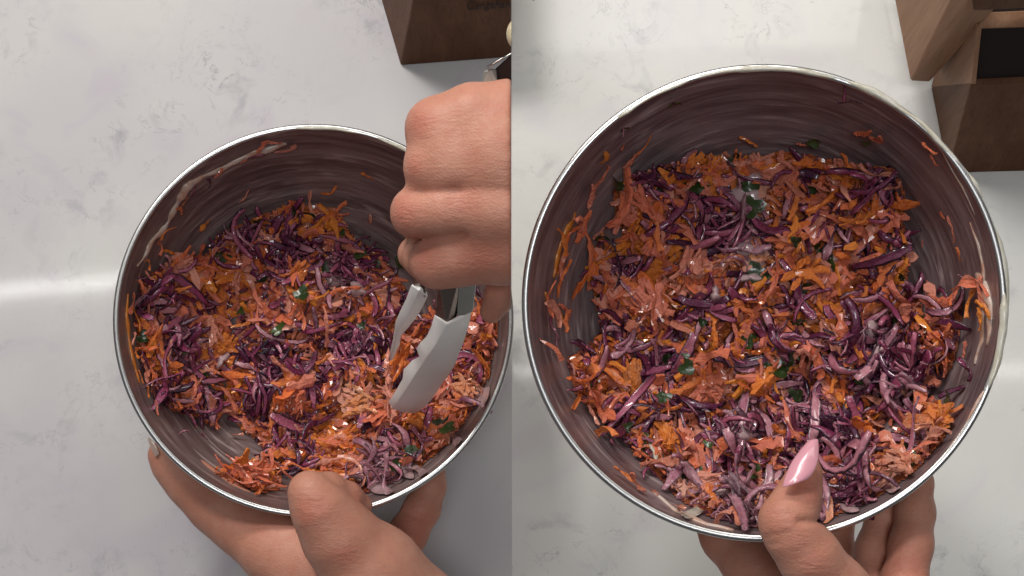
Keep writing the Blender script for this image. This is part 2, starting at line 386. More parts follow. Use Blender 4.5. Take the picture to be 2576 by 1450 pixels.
# ------------------------------------------------------------------ shreds
from mathutils import noise as mnoise
def ribbon(L, W, T, c_in, c_out, twist, ragged, ns=7, rng=random, curl=0.0):
    """one shred: lens section swept along a bent centreline, ragged width"""
    V = []; across = []
    th = 0.0; ph = 0.0; p = Vector((0, 0, 0)); pts = []
    ds = L/(ns-1); wob = rng.uniform(-1, 1)*c_out*0.8
    for i in range(ns):
        pts.append((p.copy(), th, ph)); f = i/(ns-1)
        th += c_in*ds*(0.6+0.8*rng.random()); ph += (c_out*math.cos(f*5+wob))*ds
        p = p + Vector((math.cos(th)*math.cos(ph), math.sin(th)*math.cos(ph), math.sin(ph)))*ds
    mid = pts[ns//2][0]
    for i, (q, th, ph) in enumerate(pts):
        f = i/(ns-1); end = min(f, 1-f)
        wd = W*0.5*(0.62+0.38*min(1, end*6.0))*(1+ragged*rng.uniform(-1, 1)); t2 = T*0.5
        tw = twist*(f-0.5)
        d = Vector((math.cos(th)*math.cos(ph), math.sin(th)*math.cos(ph), math.sin(ph)))
        y = Vector((-math.sin(th), math.cos(th), 0)); z = d.cross(y)
        y2 = y*math.cos(tw)+z*math.sin(tw); z2 = -y*math.sin(tw)+z*math.cos(tw)
        off = y2*(W*ragged*0.30*rng.uniform(-1, 1))
        for (a, b, ac) in ((-1, 0, 1.0), (-.45, 1, 0.15), (.45, 1, 0.15), (1, 0, 1.0), (.45, -1, 0.15), (-.45, -1, 0.15)):
            a2 = a*(1+ragged*0.45*rng.uniform(-1, 1))
            V.append(tuple(q-mid+off+y2*(wd*a2)+z2*(t2*b+curl*W*a*a+T*ragged*rng.uniform(-.7, .7)))); across.append(ac)
    F = []
    for i in range(ns-1):
        for j in range(6):
            k = (j+1) % 6; F.append((i*6+j, i*6+k, (i+1)*6+k, (i+1)*6+j))
    for e, o in ((0, 1), ((ns-1)*6, 0)):
        for q4 in ((0, 1, 4, 5), (1, 2, 3, 4)): F.append(tuple(e+x for x in (reversed(q4) if o else q4)))
    return np.array(V), np.array(F), np.array(across)
def leaf(S, rng=random):
    """a lobed herb leaf, cupped and curled"""
    n = 12; V = [(0, 0, 0)]; cx = rng.uniform(-90, 90); cy = rng.uniform(-120, 120); st = rng.uniform(0.55, 1.0)
    for i in range(n):
        a = 2*math.pi*i/n; r = S*0.5*(0.62+0.38*abs(math.cos(1.5*a))+rng.uniform(-.12, .12))
        V.append((r*math.cos(a), r*math.sin(a)*st, 0))
    for i in range(n):
        x, y, _ = V[1+i]; V.append((x*0.55, y*0.55, 0))
    V = [(x, y, cx*x*x+cy*y*y+rng.uniform(-1, 1)*0.0006) for x, y, _ in V]
    F = []
    for i in range(n):
        k = (i+1) % n; F.append((1+i, 1+k, 1+n+k, 1+n+i)); F.append((1+n+i, 1+n+k, 0, 0))
    return V, F
def shred_mesh(name, dat, mat):
    V, F, A = dat
    me = np_mesh(name, V, F); me.materials.append(mat)
    a = me.attributes.new('across', 'FLOAT', 'POINT'); a.data.foreach_set('value', A.astype(np.float32))
    a = me.attributes.new('rnd', 'FLOAT', 'POINT'); a.data.foreach_set('value', np.zeros(len(V), np.float32))
    return me
R = random.Random(11)
U_ = R.uniform
def bundle(kind, n):
    Vs, Fs, As = [], [], []; off = 0; ci = U_(-70, 70); co = U_(-70, 70)
    for i in range(n):
        if kind == 'carrot': d = ribbon(U_(.011, .024), U_(.0018, .0036), U_(.0008, .0012), ci+U_(-40, 40), co+U_(-40, 40), U_(-1, 1), 0.5, 7, R, U_(-.3, .3))
        else: d = ribbon(U_(.014, .026), U_(.0016, .0034), U_(.0008, .0012), ci*1.3+U_(-25, 25), co+U_(-30, 30), U_(-1, 1), 0.16, 8, R, U_(-.3, .3))
        a = R.gauss(0, .22); M = np.array(Matrix.Translation((U_(-.004, .004), (i-(n-1)/2)*U_(.0011, .0019), U_(-.0010, .0012))) @ Matrix.Rotation(a, 4, 'Z') @ Matrix.Rotation(U_(-.5, .5), 4, 'X'))
        Vs.append(d[0] @ M[:3, :3].T+M[:3, 3]); Fs.append(d[1]+off); As.append(d[2]); off += len(d[0])
    return np.concatenate(Vs), np.concatenate(Fs), np.concatenate(As)
CAR = [ribbon(U_(.009, .025), U_(.0022, .0050), U_(.0007, .0012), U_(-90, 90), U_(-120, 120), U_(-2.4, 2.4), 0.55, 8, R, U_(-.35, .35)) for _ in range(40)]
CAB = [ribbon(U_(.014, .036), U_(.0020, .0048), U_(.0007, .0012), U_(-120, 120), U_(-120, 120), U_(-3.0, 3.0), 0.20, 9, R, U_(-.4, .4)) for _ in range(40)]
CLU = [bundle('carrot', R.randint(4, 7)) for _ in range(14)]
CBU = [bundle('cabbage', R.randint(3, 5)) for _ in range(8)]
CARM = [shred_mesh('carrot_shred', d, M_carrot) for d in CAR]
CABM = [shred_mesh('cabbage_strip', d, M_cabbage) for d in CAB]
CLUM = [shred_mesh('carrot_clump', d, M_carrot) for d in CLU]
CBUM = [shred_mesh('cabbage_bundle', d, M_cabbage) for d in CBU]
for me in CARM+CLUM: me.polygons.foreach_set('use_smooth', [False]*len(me.polygons))
LEAFM = []
for _ in range(8):
    V, F = leaf(U_(.011, .017), R)
    me = mesh('herb_leaf', V, [tuple(dict.fromkeys(f)) for f in F]); me.materials.append(M_herb)
    a = me.attributes.new('rnd', 'FLOAT', 'POINT'); LEAFM.append(me)

def inside(poly, u, v):
    c = False; n = len(poly); j = n-1
    for i in range(n):
        (xi, yi), (xj, yj) = poly[i], poly[j]
        if (yi > v) != (yj > v) and u < (xj-xi)*(v-yi)/(yj-yi)+xi: c = not c
        j = i
    return c
def edge_dist(poly, u, v):
    P = np.array(poly, float); Q = np.roll(P, -1, 0); d = Q-P; w_ = np.array((u, v))-P
    t = np.clip((w_*d).sum(1)/np.maximum((d*d).sum(1), 1e-9), 0, 1)
    return float(np.sqrt(((w_-d*t[:, None])**2).sum(1)).min())

def keep_in(p, gap=0.0012):
    z = min(p.z, DEP-0.005); rin = float(np.interp(max(0.0, z), PZ, PR))-gap; r = math.hypot(p.x, p.y)
    if r > rin: k = rin/r; return Vector((p.x*k, p.y*k, z))
    return Vector((p.x, p.y, z))
BOX = {}
def me_box(me):
    if me.name not in BOX: BOX[me.name] = max(math.hypot(v.co.x, v.co.y) for v in me.vertices)
    return BOX[me.name]
CREAM_L = [(960, 1205, 95, .75), (1215, 985, 60, .8), (830, 700, 60, .8), (905, 985, 60, .8), (600, 840, 35, .8), (430, 800, 40, .7), (1040, 1010, 50, .5), (1130, 1110, 50, .6), (690, 1080, 60, .5), (820, 800, 40, .5)]
CREAM_R = [(1890, 490, 70, .9), (1895, 645, 60, .9), (2270, 1215, 90, .85), (2480, 740, 70, .45), (1900, 1290, 160, .7), (1720, 1240, 90, .9), (1740, 650, 50, .5), (2350, 1090, 60, .6), (1560, 1000, 90, .45), (2300, 1000, 60, .8), (2180, 830, 40, .7), (1860, 1085, 50, .7), (1660, 1110, 40, .6), (2080, 1300, 90, .7), (2000, 960, 60, .4)]
class Slaw:
    def __init__(s, bowl, polys, holes, tmax, seed, hints, swirl, swirl_c, label):
        ce = swirl_c
        polys = [([(ce[0]+(u-ce[0])*k, ce[1]+(v-ce[1])*k) for u, v in poly for k in (min(1, .948/max(1e-6, math.hypot((u-ce[0])/ce[2], (v-ce[1])/ce[3]))),)], kk) for poly, kk in polys]
        s.b, s.polys, s.holes, s.tmax, s.seed, s.hints, s.swirl = bowl, polys, holes, tmax, seed, hints, swirl
        s.rng = random.Random(seed); s.creams = CREAM_L if bowl is BL else CREAM_R
        s.root = empty('shredded_slaw', bowl.M @ Matrix.Translation((0, 0, 0.001))); tag(s.root, label, 'slaw', 'bowls full of slaw')
        s.I0 = Matrix.Translation((0, 0, -0.001))
        s.acc = {'carrot': [], 'cabbage': []}
    def thick(s, u, v):
        best = 0.0
        for poly, k in s.polys:
            if inside(poly, u, v):
                e = edge_dist(poly, u, v); best = max(best, k*(1-math.exp(-e/70.0)))
        if best == 0: return 0.0
        for h in s.holes:
            if inside(h, u, v): best *= 0.0
            else:
                e = edge_dist(h, u, v); best *= min(1, 0.25+e/45.0)
        n = mnoise.noise((u/115.0, v/115.0, s.seed))*0.5+mnoise.noise((u/52.0, v/52.0, s.seed+5))*0.38
        return s.tmax*best*max(0.12, 0.85+1.55*n)
    def frame(s, u, v, off, ang, tilt, roll, half=0.007):
        b = s.b; p = b.hit(u, v, off); a = math.radians(ang)
        q = b.hit(u+9*math.cos(a), v-9*math.sin(a), off)
        x = q-p
        if x.length < 1e-7: x = Vector((1, 0, 0))
        x.normalize(); n = b.normal(p)
        n = (n+Vector((0, 0, 0.5))).normalized() if off > 0.004 else n
        x = (x-n*x.dot(n)).normalized(); y = n.cross(x)
        Rm = Matrix(((x.x, y.x, n.x), (x.y, y.y, n.y), (x.z, y.z, n.z)))
        Rm = Rm @ Matrix.Rotation(roll, 3, 'X') @ Matrix.Rotation(-tilt, 3, 'Y')
        hx = Rm @ Vector((half, 0, 0)); hy = Rm @ Vector((0, half*.45, 0))
        for _ in range(4):
            ex = 0.0
            for e in (p+hx, p-hx, p+hy, p-hy):
                r_ = math.hypot(e.x, e.y); rin = float(np.interp(max(0.0, e.z), PZ, PR))
                ex = max(ex, r_+0.0025-rin if e.z < DEP else r_-0.096)
            if ex <= 0: break
            rr_ = math.hypot(p.x, p.y)
            if rr_ < 1e-4: break
            p = p-Vector((p.x/rr_, p.y/rr_, -0.45))*ex
        M4 = Rm.to_4x4(); M4.translation = p; return s.I0 @ M4
    def cream(s, u, v):
        c = 0.12
        for (hu, hv, hr, k) in s.creams: c = max(c, k*math.exp(-((u-hu)**2+(v-hv)**2)/(hr*hr)))
        return min(1.0, c)
    def kind(s, u, v):
        for (hu, hv, hr, t, pr) in s.hints:
            if (u-hu)**2+(v-hv)**2 < hr*hr and s.rng.random() < pr: return t
        n = mnoise.noise((u/62.0, v/62.0, s.seed+20))+0.5*mnoise.noise((u/25.0, v/25.0, s.seed+30))
        return 'carrot' if n+s.rng.uniform(-.55, .55) > -0.20 else 'cabbage'
    def heading(s, u, v):
        r = s.rng
        if s.swirl:
            cx, cy = s.swirl; base = math.degrees(math.atan2(-(v-cy), u-cx))+90
            if r.random() < 0.6: return base+r.gauss(0, 28)
        n = mnoise.noise((u/120.0, v/120.0, s.seed+40))*260
        return n+r.gauss(0, 50)
    def piece(s, t, u, v, off, ang, tilt=0.0, roll=0.0, sc=1.0, scy=1.0, idx=None):
        pool = {'carrot': CARM, 'cabbage': CABM, 'clump': CLUM, 'bundle': CBUM, 'herb': LEAFM}[t]
        me = pool[idx % len(pool)] if idx is not None else s.rng.choice(pool)
        hl = me_box(me)*sc
        M4 = s.frame(u, v, off, ang, tilt, roll, hl) @ Matrix.Diagonal((sc, sc*scy, sc, 1))
        nm = {'carrot': 'carrot_shred', 'cabbage': 'cabbage_strip', 'herb': 'herb_leaf', 'clump': 'carrot_clump', 'bundle': 'cabbage_bundle'}[t]
        o = link(nm, me, None, s.root, M4); o.color = (1-s.cream(u, v), 1, 1, 1); return o
    def bulk(s, t, u, v, off, ang, tilt, roll, sc):
        d = s.rng.choice(CAR if t == 'carrot' else CAB)
        M4 = np.array(s.frame(u, v, off, ang, tilt, roll, abs(d[0][:, 0]).max()*sc))
        V = (d[0]*sc) @ M4[:3, :3].T + M4[:3, 3]
        Vz = V[:, 2]+0.001; rin = np.interp(np.clip(Vz, 0, DEP), PZ, PR)-0.0006; rv = np.hypot(V[:, 0], V[:, 1]); k_ = np.minimum(1, rin/np.maximum(rv, 1e-6)); V[:, 0] *= k_; V[:, 1] *= k_
        s.acc[t].append((V, d[1], d[2], s.rng.random(), s.cream(u, v)))
    def sample(s):
        us = [p[0] for poly, _ in s.polys for p in poly]; vs = [p[1] for poly, _ in s.polys for p in poly]
        while True:
            u, v = s.rng.uniform(min(us), max(us)), s.rng.uniform(min(vs), max(vs)); t = s.thick(u, v)
            if t > 0: return u, v, t
    def bed(s):
        us = [p[0] for poly, _ in s.polys for p in poly]; vs = [p[1] for poly, _ in s.polys for p in poly]
        st = 6.0; idx = {}; V = []; F = []; A_ = []
        nu = int((max(us)-min(us))/st)+2; nv = int((max(vs)-min(vs))/st)+2
        for i in range(nu):
            for j in range(nv):
                u, v = min(us)+i*st, min(vs)+j*st; t = s.thick(u, v)
                if t > 0:
                    idx[i, j] = len(V); k = 0.74+0.34*mnoise.noise((u/17, v/17, s.seed+60))+0.16*mnoise.noise((u/8, v/8, s.seed+66))
                    V.append(tuple(s.I0 @ keep_in(s.b.hit(u, v, max(0.0006, t*k)), 0.0006)))
                    A_.append(sum(s.kind(u, v) == 'carrot' for _ in range(3))/3)
        for (i, j) in idx:
            q = [(i, j), (i, j+1), (i+1, j+1), (i+1, j)]
            if all(k in idx for k in q): F.append([idx[k] for k in q])
        me = mesh('packed_shreds', V, F); at = me.attributes.new('orange', 'FLOAT', 'POINT'); at.data.foreach_set('value', A_)
        tag(link('packed_shreds', me, M_bed, s.root), kind='stuff')
    def fill(s, n_bulk, n_car, n_cab, sc=1.0):
        r = s.rng
        s.bed()
        for _ in range(n_bulk):
            u, v, t = s.sample()
            s.bulk(s.kind(u, v), u, v, max(0.0008, t*r.uniform(0.60, 1.06)), s.heading(u, v), r.gauss(0, .38), r.gauss(0, .55), sc*r.choice((.4, .5, .6, .75, .9, 1.1)))
        nc = {'carrot': n_car, 'cabbage': n_cab}; tries = 0
        while (nc['carrot'] > 0 or nc['cabbage'] > 0) and tries < 6000:
            tries += 1
            u, v, t = s.sample(); k = s.kind(u, v)
            if nc[k] <= 0: continue
            nc[k] -= 1
            s.piece(k, u, v, t*r.uniform(0.80, 1.04)+0.0008, s.heading(u, v), r.gauss(0, .20), r.gauss(0, .42), sc*r.uniform(.8, 1.3), r.uniform(.85, 1.35))
    def clumps(s, n):
        r = s.rng
        spots = [(u+r.gauss(0, rad*.4), v+r.gauss(0, rad*.4)) for (u, v, rad, t, p) in s.hints if t == 'carrot' and v > 560 or u > 1300 and t == 'carrot' for _ in range(3)]
        for _ in range(n):
            u, v, t = s.sample()
            if s.kind(u, v) == 'carrot': spots.append((u, v))
        for (u, v, rad, t, p) in s.hints:
            if t == 'cabbage':
                uu, vv = u+r.gauss(0, rad*.3), v+r.gauss(0, rad*.3); tt = s.thick(uu, vv)
                if tt > .002: s.piece('bundle', uu, vv, tt*r.uniform(.95, 1.1)+.001, s.heading(uu, vv), r.gauss(0, .25), r.gauss(0, .3), r.uniform(.8, 1.2))
        for (u, v) in spots:
            t = s.thick(u, v)
            if t > 0.002: s.piece('clump', u, v, t*r.uniform(.95, 1.1)+.001, s.heading(u, v), r.gauss(0, .25), r.gauss(0, .3), r.uniform(.75, 1.1), 1.1)
    def flush(s):
        for t, nm, mat in (('carrot', 'fine_carrot_shreds', M_carrot), ('cabbage', 'fine_cabbage_strips', M_cabbage)):
            a = s.acc[t]
            if not a: continue
            V = np.concatenate([x[0] for x in a]); offs = np.cumsum([0]+[len(x[0]) for x in a[:-1]])
            F = np.concatenate([x[1]+o for x, o in zip(a, offs)])
            me = np_mesh(nm, V, F, t != 'carrot'); me.materials.append(mat)
            for an, arr in (('across', np.concatenate([x[2] for x in a])), ('rnd', np.concatenate([np.full(len(x[0]), x[3]) for x in a])), ('cream', np.concatenate([np.full(len(x[0]), x[4]) for x in a]))):
                at = me.attributes.new(an, 'FLOAT', 'POINT'); at.data.foreach_set('value', arr.astype(np.float32))
            tag(link(nm, me, None, s.root), kind='stuff')
    def dollops(s, spots, mat, name='dressing_pool', lift=1.0):
        """smooth glossy pools of dressing lying on the shreds"""
        for (u, v, rx, ry, ang) in spots:
            t = s.thick(u, v); V = []; F = []; na, nr = 20, 5; c = math.cos(math.radians(ang)); sn = math.sin(math.radians(ang))
            ph = s.rng.uniform(0, 9)
            for i in range(nr+1):
                f = i/nr
                for k in range(na):
                    a = 2*math.pi*k/na; w_ = 1+0.28*math.sin(2*a+ph)+0.2*math.sin(3*a+2*ph)+0.1*math.sin(5*a+ph)
                    x, y = rx*f*math.cos(a)*w_, ry*f*math.sin(a)*w_
                    uu, vv = u+x*c+y*sn, v-(-x*sn+y*c)
                    h = t*1.08*lift+0.0012+0.0030*math.sqrt(max(0, 1-f*f))-0.0030*(f**4)+0.0011*mnoise.noise((uu/16, vv/16, 3.3))
                    V.append(tuple(s.I0 @ keep_in(s.b.hit(uu, vv, max(0.0004, h)))))
            for i in range(nr):
                for k in range(na):
                    k2 = (k+1) % na; F.append((i*na+k, i*na+k2, (i+1)*na+k2, (i+1)*na+k))
            link(name, mesh(name, V, F), mat, s.root)

C_, B_, H_ = 'carrot', 'cabbage', 'herb'
# --- left bowl
polyL = [(640, 545), (720, 510), (850, 518), (862, 555), (900, 600), (965, 635), (1010, 700), (1040, 790), (1200, 790), (1277, 740), (1279, 850),
         (1266, 960), (1228, 1065), (1168, 1150), (1100, 1216), (1010, 1258), (930, 1268), (800, 1232), (740, 1195), (700, 1165), (610, 1085),
         (565, 1040), (540, 1085), (500, 1058), (430, 1040), (380, 1000), (345, 900), (330, 780), (352, 700), (430, 650), (520, 635), (540, 590)]
polyL2 = [(530, 1190), (650, 1165), (715, 1185), (705, 1240), (640, 1268), (570, 1228)]
holesL = [[(505, 925), (560, 940), (590, 1015), (545, 1015)], [(575, 800), (605, 800), (615, 860), (585, 870)]]
hintsL = [(600, 690, 62, C_, .95), (860, 1135, 80, C_, .95), (770, 800, 60, C_, .75), (545, 850, 55, C_, .75), (620, 1215, 90, C_, .92), (700, 1000, 60, C_, .7),
          (1110, 1060, 70, C_, .8), (1220, 970, 50, C_, .8), (900, 1000, 60, C_, .6), (430, 850, 60, B_, .75), (740, 620, 40, B_, .9), (690, 900, 60, B_, .75),
          (880, 880, 60, B_, .8), (640, 1000, 40, B_, .7), (960, 1190, 90, B_, .5), (870, 690, 50, B_, .6), (620, 600, 35, B_, .8), (340, 860, 25, C_, .9),
          (470, 700, 60, C_, .6), (800, 540, 50, C_, .75), (1010, 940, 40, B_, .6)]
SL = Slaw(BL, [(polyL, 1.0), (polyL2, 0.55)], holesL, 0.020, 3, hintsL, (800, 830), (787, 803, 497, 487), 'freshly stirred carrot and red cabbage slaw under the tongs')
SL.fill(2300, 220, 230, 1.0)
SL.clumps(26)
SL.dollops([(830, 700, 26, 20, 20), (930, 1210, 40, 22, 20), (1010, 1170, 40, 18, 40), (600, 830, 14, 26, 0), (430, 800, 12, 30, 0), (970, 1240, 30, 14, 20),
            (1150, 1110, 30, 14, 40), (900, 730, 24, 16, 0), (890, 1190, 26, 12, 10), (1060, 1190, 30, 12, 35), (1220, 1000, 18, 30, 20), (560, 905, 12, 22, 20)], M_mauve)
for (u, v, a) in ((770, 545, 10), (735, 520, 0), (645, 545, 40), (820, 675, 0), (1055, 1150, 30), (1000, 1190, 60), (1150, 1095, 20), (420, 800, 80), (560, 650, 10), (700, 830, 40), (760, 740, 80),
                  (1010, 660, 0), (610, 780, 70), (455, 880, 80), (905, 640, 0), (1165, 1120, 40)):
    SL.piece(H_, u, v, SL.thick(u, v)*1.08+0.0030, a, random.gauss(0, .45), random.gauss(0, .6), random.uniform(.7, 1.0))
SL.piece(H_, 1050, 1152, SL.thick(1050, 1152)*1.1+.005, 20, 0, .1, 1.1)
for k in range(26):
    u, v = random.uniform(960, 1085), random.uniform(1022, 1062)
    SL.piece(random.choice((C_, C_, B_, 'clump')), u, v, SL.thick(u, v)+random.uniform(.004, .012), random.gauss(20, 30), random.gauss(0, .3), random.gauss(0, .5), random.uniform(.7, 1.1))
# the clump caught round the tips of the tongs
for k in range(34):
    u, v = random.gauss(925, 38), random.gauss(985, 34); hgt = SL.thick(u, v)+0.006+0.012*math.exp(-((u-935)**2+(v-980)**2)/(45*45))*random.random()
    SL.piece(random.choice((C_, C_, B_, 'clump')), u, v, hgt, random.gauss(40, 45), random.gauss(0, .5), random.gauss(0, .6), random.uniform(.7, 1.1))
for (u, v, hh) in ((985, 1015, .030), (1005, 1030, .026), (1030, 1035, .022), (1060, 1025, .018), (1000, 905, .030), (985, 920, .028), (1015, 915, .026), (965, 1035, .024), (1090, 990, .016), (1120, 965, .014)):
    SL.piece(random.choice((C_, 'clump')), u, v, SL.thick(u, v)+hh*.6, random.gauss(35, 30), random.gauss(0, .3), random.gauss(0, .5), random.uniform(.8, 1.15))
# shreds stuck to the wall of the left bowl
for (u, v, t, a, sc) in ((690, 352, C_, 15, 1.0), (660, 358, C_, 25, .9), (725, 368, C_, -15, .8), (640, 382, B_, 20, .8), (610, 400, C_, 28, .6), (548, 428, C_, 35, .8), (520, 445, B_, 35, .6),
                         (480, 470, B_, 45, .7), (460, 500, C_, 50, .6), (447, 520, C_, 60, .6), (410, 575, C_, 55, .7), (395, 610, C_, 60, .8), (420, 630, C_, 20, .9), (360, 655, C_, 65, .7),
                         (615, 485, C_, 20, .6), (835, 475, C_, -15, .7), (930, 437, C_, -35, .8), (935, 548, C_, 10, .5), (510, 560, C_, 25, .7), (925, 590, B_, -45, .4),
                         (345, 700, B_, 75, .7), (325, 760, C_, 80, .8), (335, 800, C_, 78, .8), (322, 850, C_, 85, .9), (330, 890, C_, 95, .9), (345, 950, C_, 105, .8), (360, 990, C_, 110, .8),
                         (380, 1030, C_, 118, .7), (350, 920, B_, 100, .8), (480, 1060, C_, 120, .8), (455, 1090, B_, 130, .5), (535, 1070, C_, 110, 1.0), (540, 1055, C_, 60, .9), (690, 1185, C_, 70, .8),
                         (665, 1205, B_, 40, .8), (590, 1100, C_, 140, .5), (505, 1105, B_, 135, .5)):
    SL.piece(t, u, v, 0.0010, a, 0.0, random.gauss(0, .2), sc*(.8 if t == C_ else .6))
for _ in range(14):
    u, v, t = SL.sample(); SL.piece(H_, u, v, t*1.08+.0028, random.uniform(0, 180), random.gauss(0, .4), random.gauss(0, .5), random.uniform(.4, .75))
SL.flush()
# --- right bowl
polyR = [(1535, 480), (1600, 430), (1720, 395), (1800, 390), (1900, 395), (1960, 375), (2040, 385), (2100, 400), (2255, 420), (2280, 480), (2275, 560),
         (2300, 610), (2285, 700), (2320, 760), (2330, 800), (2310, 850), (2330, 830), (2390, 735), (2425, 760), (2420, 850), (2400, 930), (2350, 985), (2240, 1050),
         (2205, 1110), (2230, 1130), (2330, 1010), (2400, 1050), (2380, 1120), (2300, 1195), (2200, 1275), (2080, 1325), (1900, 1336), (1780, 1305), (1700, 1258),
         (1640, 1190), (1560, 1110), (1490, 1040), (1440, 990), (1420, 900), (1470, 870), (1505, 830), (1490, 740), (1470, 690), (1500, 600), (1560, 600), (1545, 540)]
holesR = [[(1500, 560), (1560, 575), (1555, 690), (1530, 690), (1520, 620)], [(2165, 1015), (2215, 980), (2228, 1020), (2190, 1065)], [(2240, 1070), (2290, 1040), (2280, 1085), (2240, 1110)],
          [(1690, 1185), (1720, 1180), (1740, 1250), (1710, 1250)], [(2235, 470), (2262, 470), (2262, 520), (2235, 520)]]
hintsR = [(2120, 470, 75, C_, .92), (1990, 640, 60, C_, .92), (2110, 730, 60, C_, .9), (1600, 520, 60, C_, .9), (1610, 760, 70, C_, .85), (1870, 830, 75, C_, .85), (1665, 1100, 45, C_, .95),
          (1750, 1180, 55, C_, .9), (2370, 1070, 60, C_, .9), (2270, 1210, 60, C_, .85), (1800, 680, 60, C_, .75), (1640, 640, 50, C_, .8), (2240, 680, 55, C_, .8), (2060, 680, 70, C_, .75),
          (1770, 430, 50, C_, .7), (1960, 420, 60, C_, .8), (1560, 970, 60, C_, .75), (1780, 950, 60, C_, .75), (1920, 960, 50, C_, .85), (2360, 800, 50, C_, .7), (2120, 1010, 45, C_, .7),
          (1820, 560, 70, B_, .85), (1900, 590, 50, B_, .7), (2170, 890, 80, B_, .88), (2080, 1080, 80, B_, .88), (2200, 470, 50, B_, .7), (1640, 470, 40, B_, .7), (1660, 930, 60, B_, .8),
          (1830, 1110, 60, B_, .8), (1960, 1000, 70, B_, .75), (1560, 700, 50, B_, .7), (1790, 780, 40, B_, .7), (2250, 900, 50, B_, .8), (2150, 1240, 50, B_, .7), (1560, 1080, 60, B_, .7),
          (2330, 960, 50, B_, .8), (1860, 1290, 60, B_, .7), (2230, 610, 30, B_, .8)]
SR = Slaw(BR, [(polyR, 1.0)], holesR, 0.022, 9, hintsR, None, (1925, 763, 604, 602), 'finished carrot and red cabbage slaw with herbs beneath the pink thumbnail')
SR.fill(2600, 240, 250, 1.08)
SR.clumps(34)
SR.dollops([(1890, 455, 26, 26, 0), (1885, 500, 42, 34, 20), (1895, 640, 46, 36, 10), (1800, 590, 30, 20, 40), (1890, 700, 34, 16, 0), (2185, 830, 26, 22, 20), (1860, 1090, 24, 30, 20),
            (1800, 740, 16, 16, 0), (2000, 1240, 50, 20, 10), (1830, 1230, 40, 24, 0), (1700, 1160, 18, 18, 30), (1900, 560, 20, 30, 0), (2120, 1270, 40, 14, 15), (2250, 1230, 34, 14, 30), (1950, 1300, 50, 12, 0), (1720, 1230, 20, 26, 40), (2090, 650, 18, 12, 0), (2210, 880, 14, 20, 20)], M_mauve)
SR.dollops([(1650, 1140, 16, 24, -30), (1750, 1290, 40, 12, -20)], M_cream, 'dressing_pool')
for (u, v, a, sc) in ((1755, 470, 20, 1.5), (1885, 470, 0, 1.0), (1895, 520, 10, 1.2), (1905, 690, -5, 1.3), (2085, 660, -20, 1.1), (2248, 822, -10, 1.4), (1685, 912, 20, 1.1), (2015, 720, 15, 1.2),
                  (2280, 1130, 70, 1.4), (1540, 455, -30, .9), (1850, 400, 60, .8), (1880, 860, 60, .9), (2010, 820, -60, 1.1), (1980, 900, 70, 1.0), (1740, 1205, 30, .9), (1870, 1010, 10, .8),
                  (1960, 935, 60, 1.1), (2400, 1010, -20, 1.1), (2290, 1160, 50, .9), (1810, 1220, 70, .8), (1600, 990, 20, .8), (1490, 585, 80, 1.0), (1670, 1000, 10, .9), (1900, 1190, 30, .9),
                  (2160, 960, 60, .8), (2260, 700, 50, .8), (2060, 610, 0, .9), (1510, 745, 20, .8), (2290, 870, 40, .9), (1545, 1000, 40, .7)):
    SR.piece(H_, u, v, SR.thick(u, v)*1.08+0.0030, a, random.gauss(0, .45), random.gauss(0, .6), sc*.85)
for (u, v, t, a, sc) in ((1440, 545, C_, 40, .9), (1425, 580, C_, 60, 1.0), (1410, 620, C_, 75, 1.1), (1402, 660, C_, 80, 1.1), (1395, 690, C_, 85, .9), (1462, 560, C_, 70, 1.0), (1470, 600, C_, 70, .9),
                         (1365, 745, C_, 100, .8), (1375, 775, C_, 90, 1.0), (1410, 775, C_, 100, 1.0), (1415, 800, C_, 80, .9), (1388, 850, B_, 105, 1.2), (1380, 830, B_, 100, 1.0), (1362, 865, C_, 110, .8),
                         (1500, 575, C_, 60, .6), (1520, 630, B_, 110, .9), (1460, 700, C_, 55, 1.1), (1480, 680, B_, 60, 1.0), (1500, 650, C_, 95, .9),
                         (1560, 362, C_, 70, .35), (1620, 350, C_, 40, .7), (1588, 392, C_, 50, .9), (1515, 395, C_, 65, .6), (1500, 440, C_, 65, .9), (1482, 480, C_, 60, .9), (1888, 342, C_, -5, .8),
                         (2025, 356, C_, -10, .7), (2185, 328, C_, -20, 1.0), (2225, 340, C_, -25, 1.0), (2130, 228, B_, -40, .8), (2138, 245, B_, -60, .7), (2350, 370, C_, -60, .9), (2360, 400, C_, -60, .7),
                         (2380, 540, C_, -20, .7), (2410, 580, C_, -65, .8), (2330, 610, C_, 20, .5), (2340, 720, C_, 80, .6), (2425, 640, C_, -75, .7), (2440, 700, B_, -80, .5),
                         (1690, 250, B_, 25, .4), (1560, 320, B_, 45, .4), (2270, 500, C_, -80, .9), (2255, 470, B_, -50, 1.1), (2262, 520, B_, -110, 1.0),
                         (2470, 715, C_, 70, 1.5), (2478, 740, C_, 85, 1.6), (2490, 770, C_, 95, 1.4), (2465, 740, C_, 110, 1.2), (2480, 800, C_, 90, 1.2), (2440, 880, C_, 70, .9), (2450, 930, B_, 60, 1.1), (2410, 990, B_, 55, 1.1),
                         (1480, 1050, C_, 120, .9), (1500, 1090, C_, 115, 1.0), (1540, 1130, B_, 125, 1.1), (1560, 1200, C_, 130, .9), (1590, 1225, C_, 135, .9), (1640, 1250, C_, 140, .7), (1440, 1010, C_, 140, .7),
                         (1700, 1290, C_, 150, .8), (1800, 1320, C_, 160, 1.0), (1620, 1190, B_, 130, 1.1)):
    SR.piece(t, u, v, 0.0010, a, 0.0, random.gauss(0, .2), sc*(1.1 if u < 1520 and t == C_ else .85 if t == C_ else .6))
for (u, v, a, sc) in ((2055, 345, 30, .7), (2185, 352, 0, .5), (1560, 318, 30, .5), (1690, 252, 20, .6)):
    SR.piece(H_, u, v, 0.0012, a, 0, 0, sc)
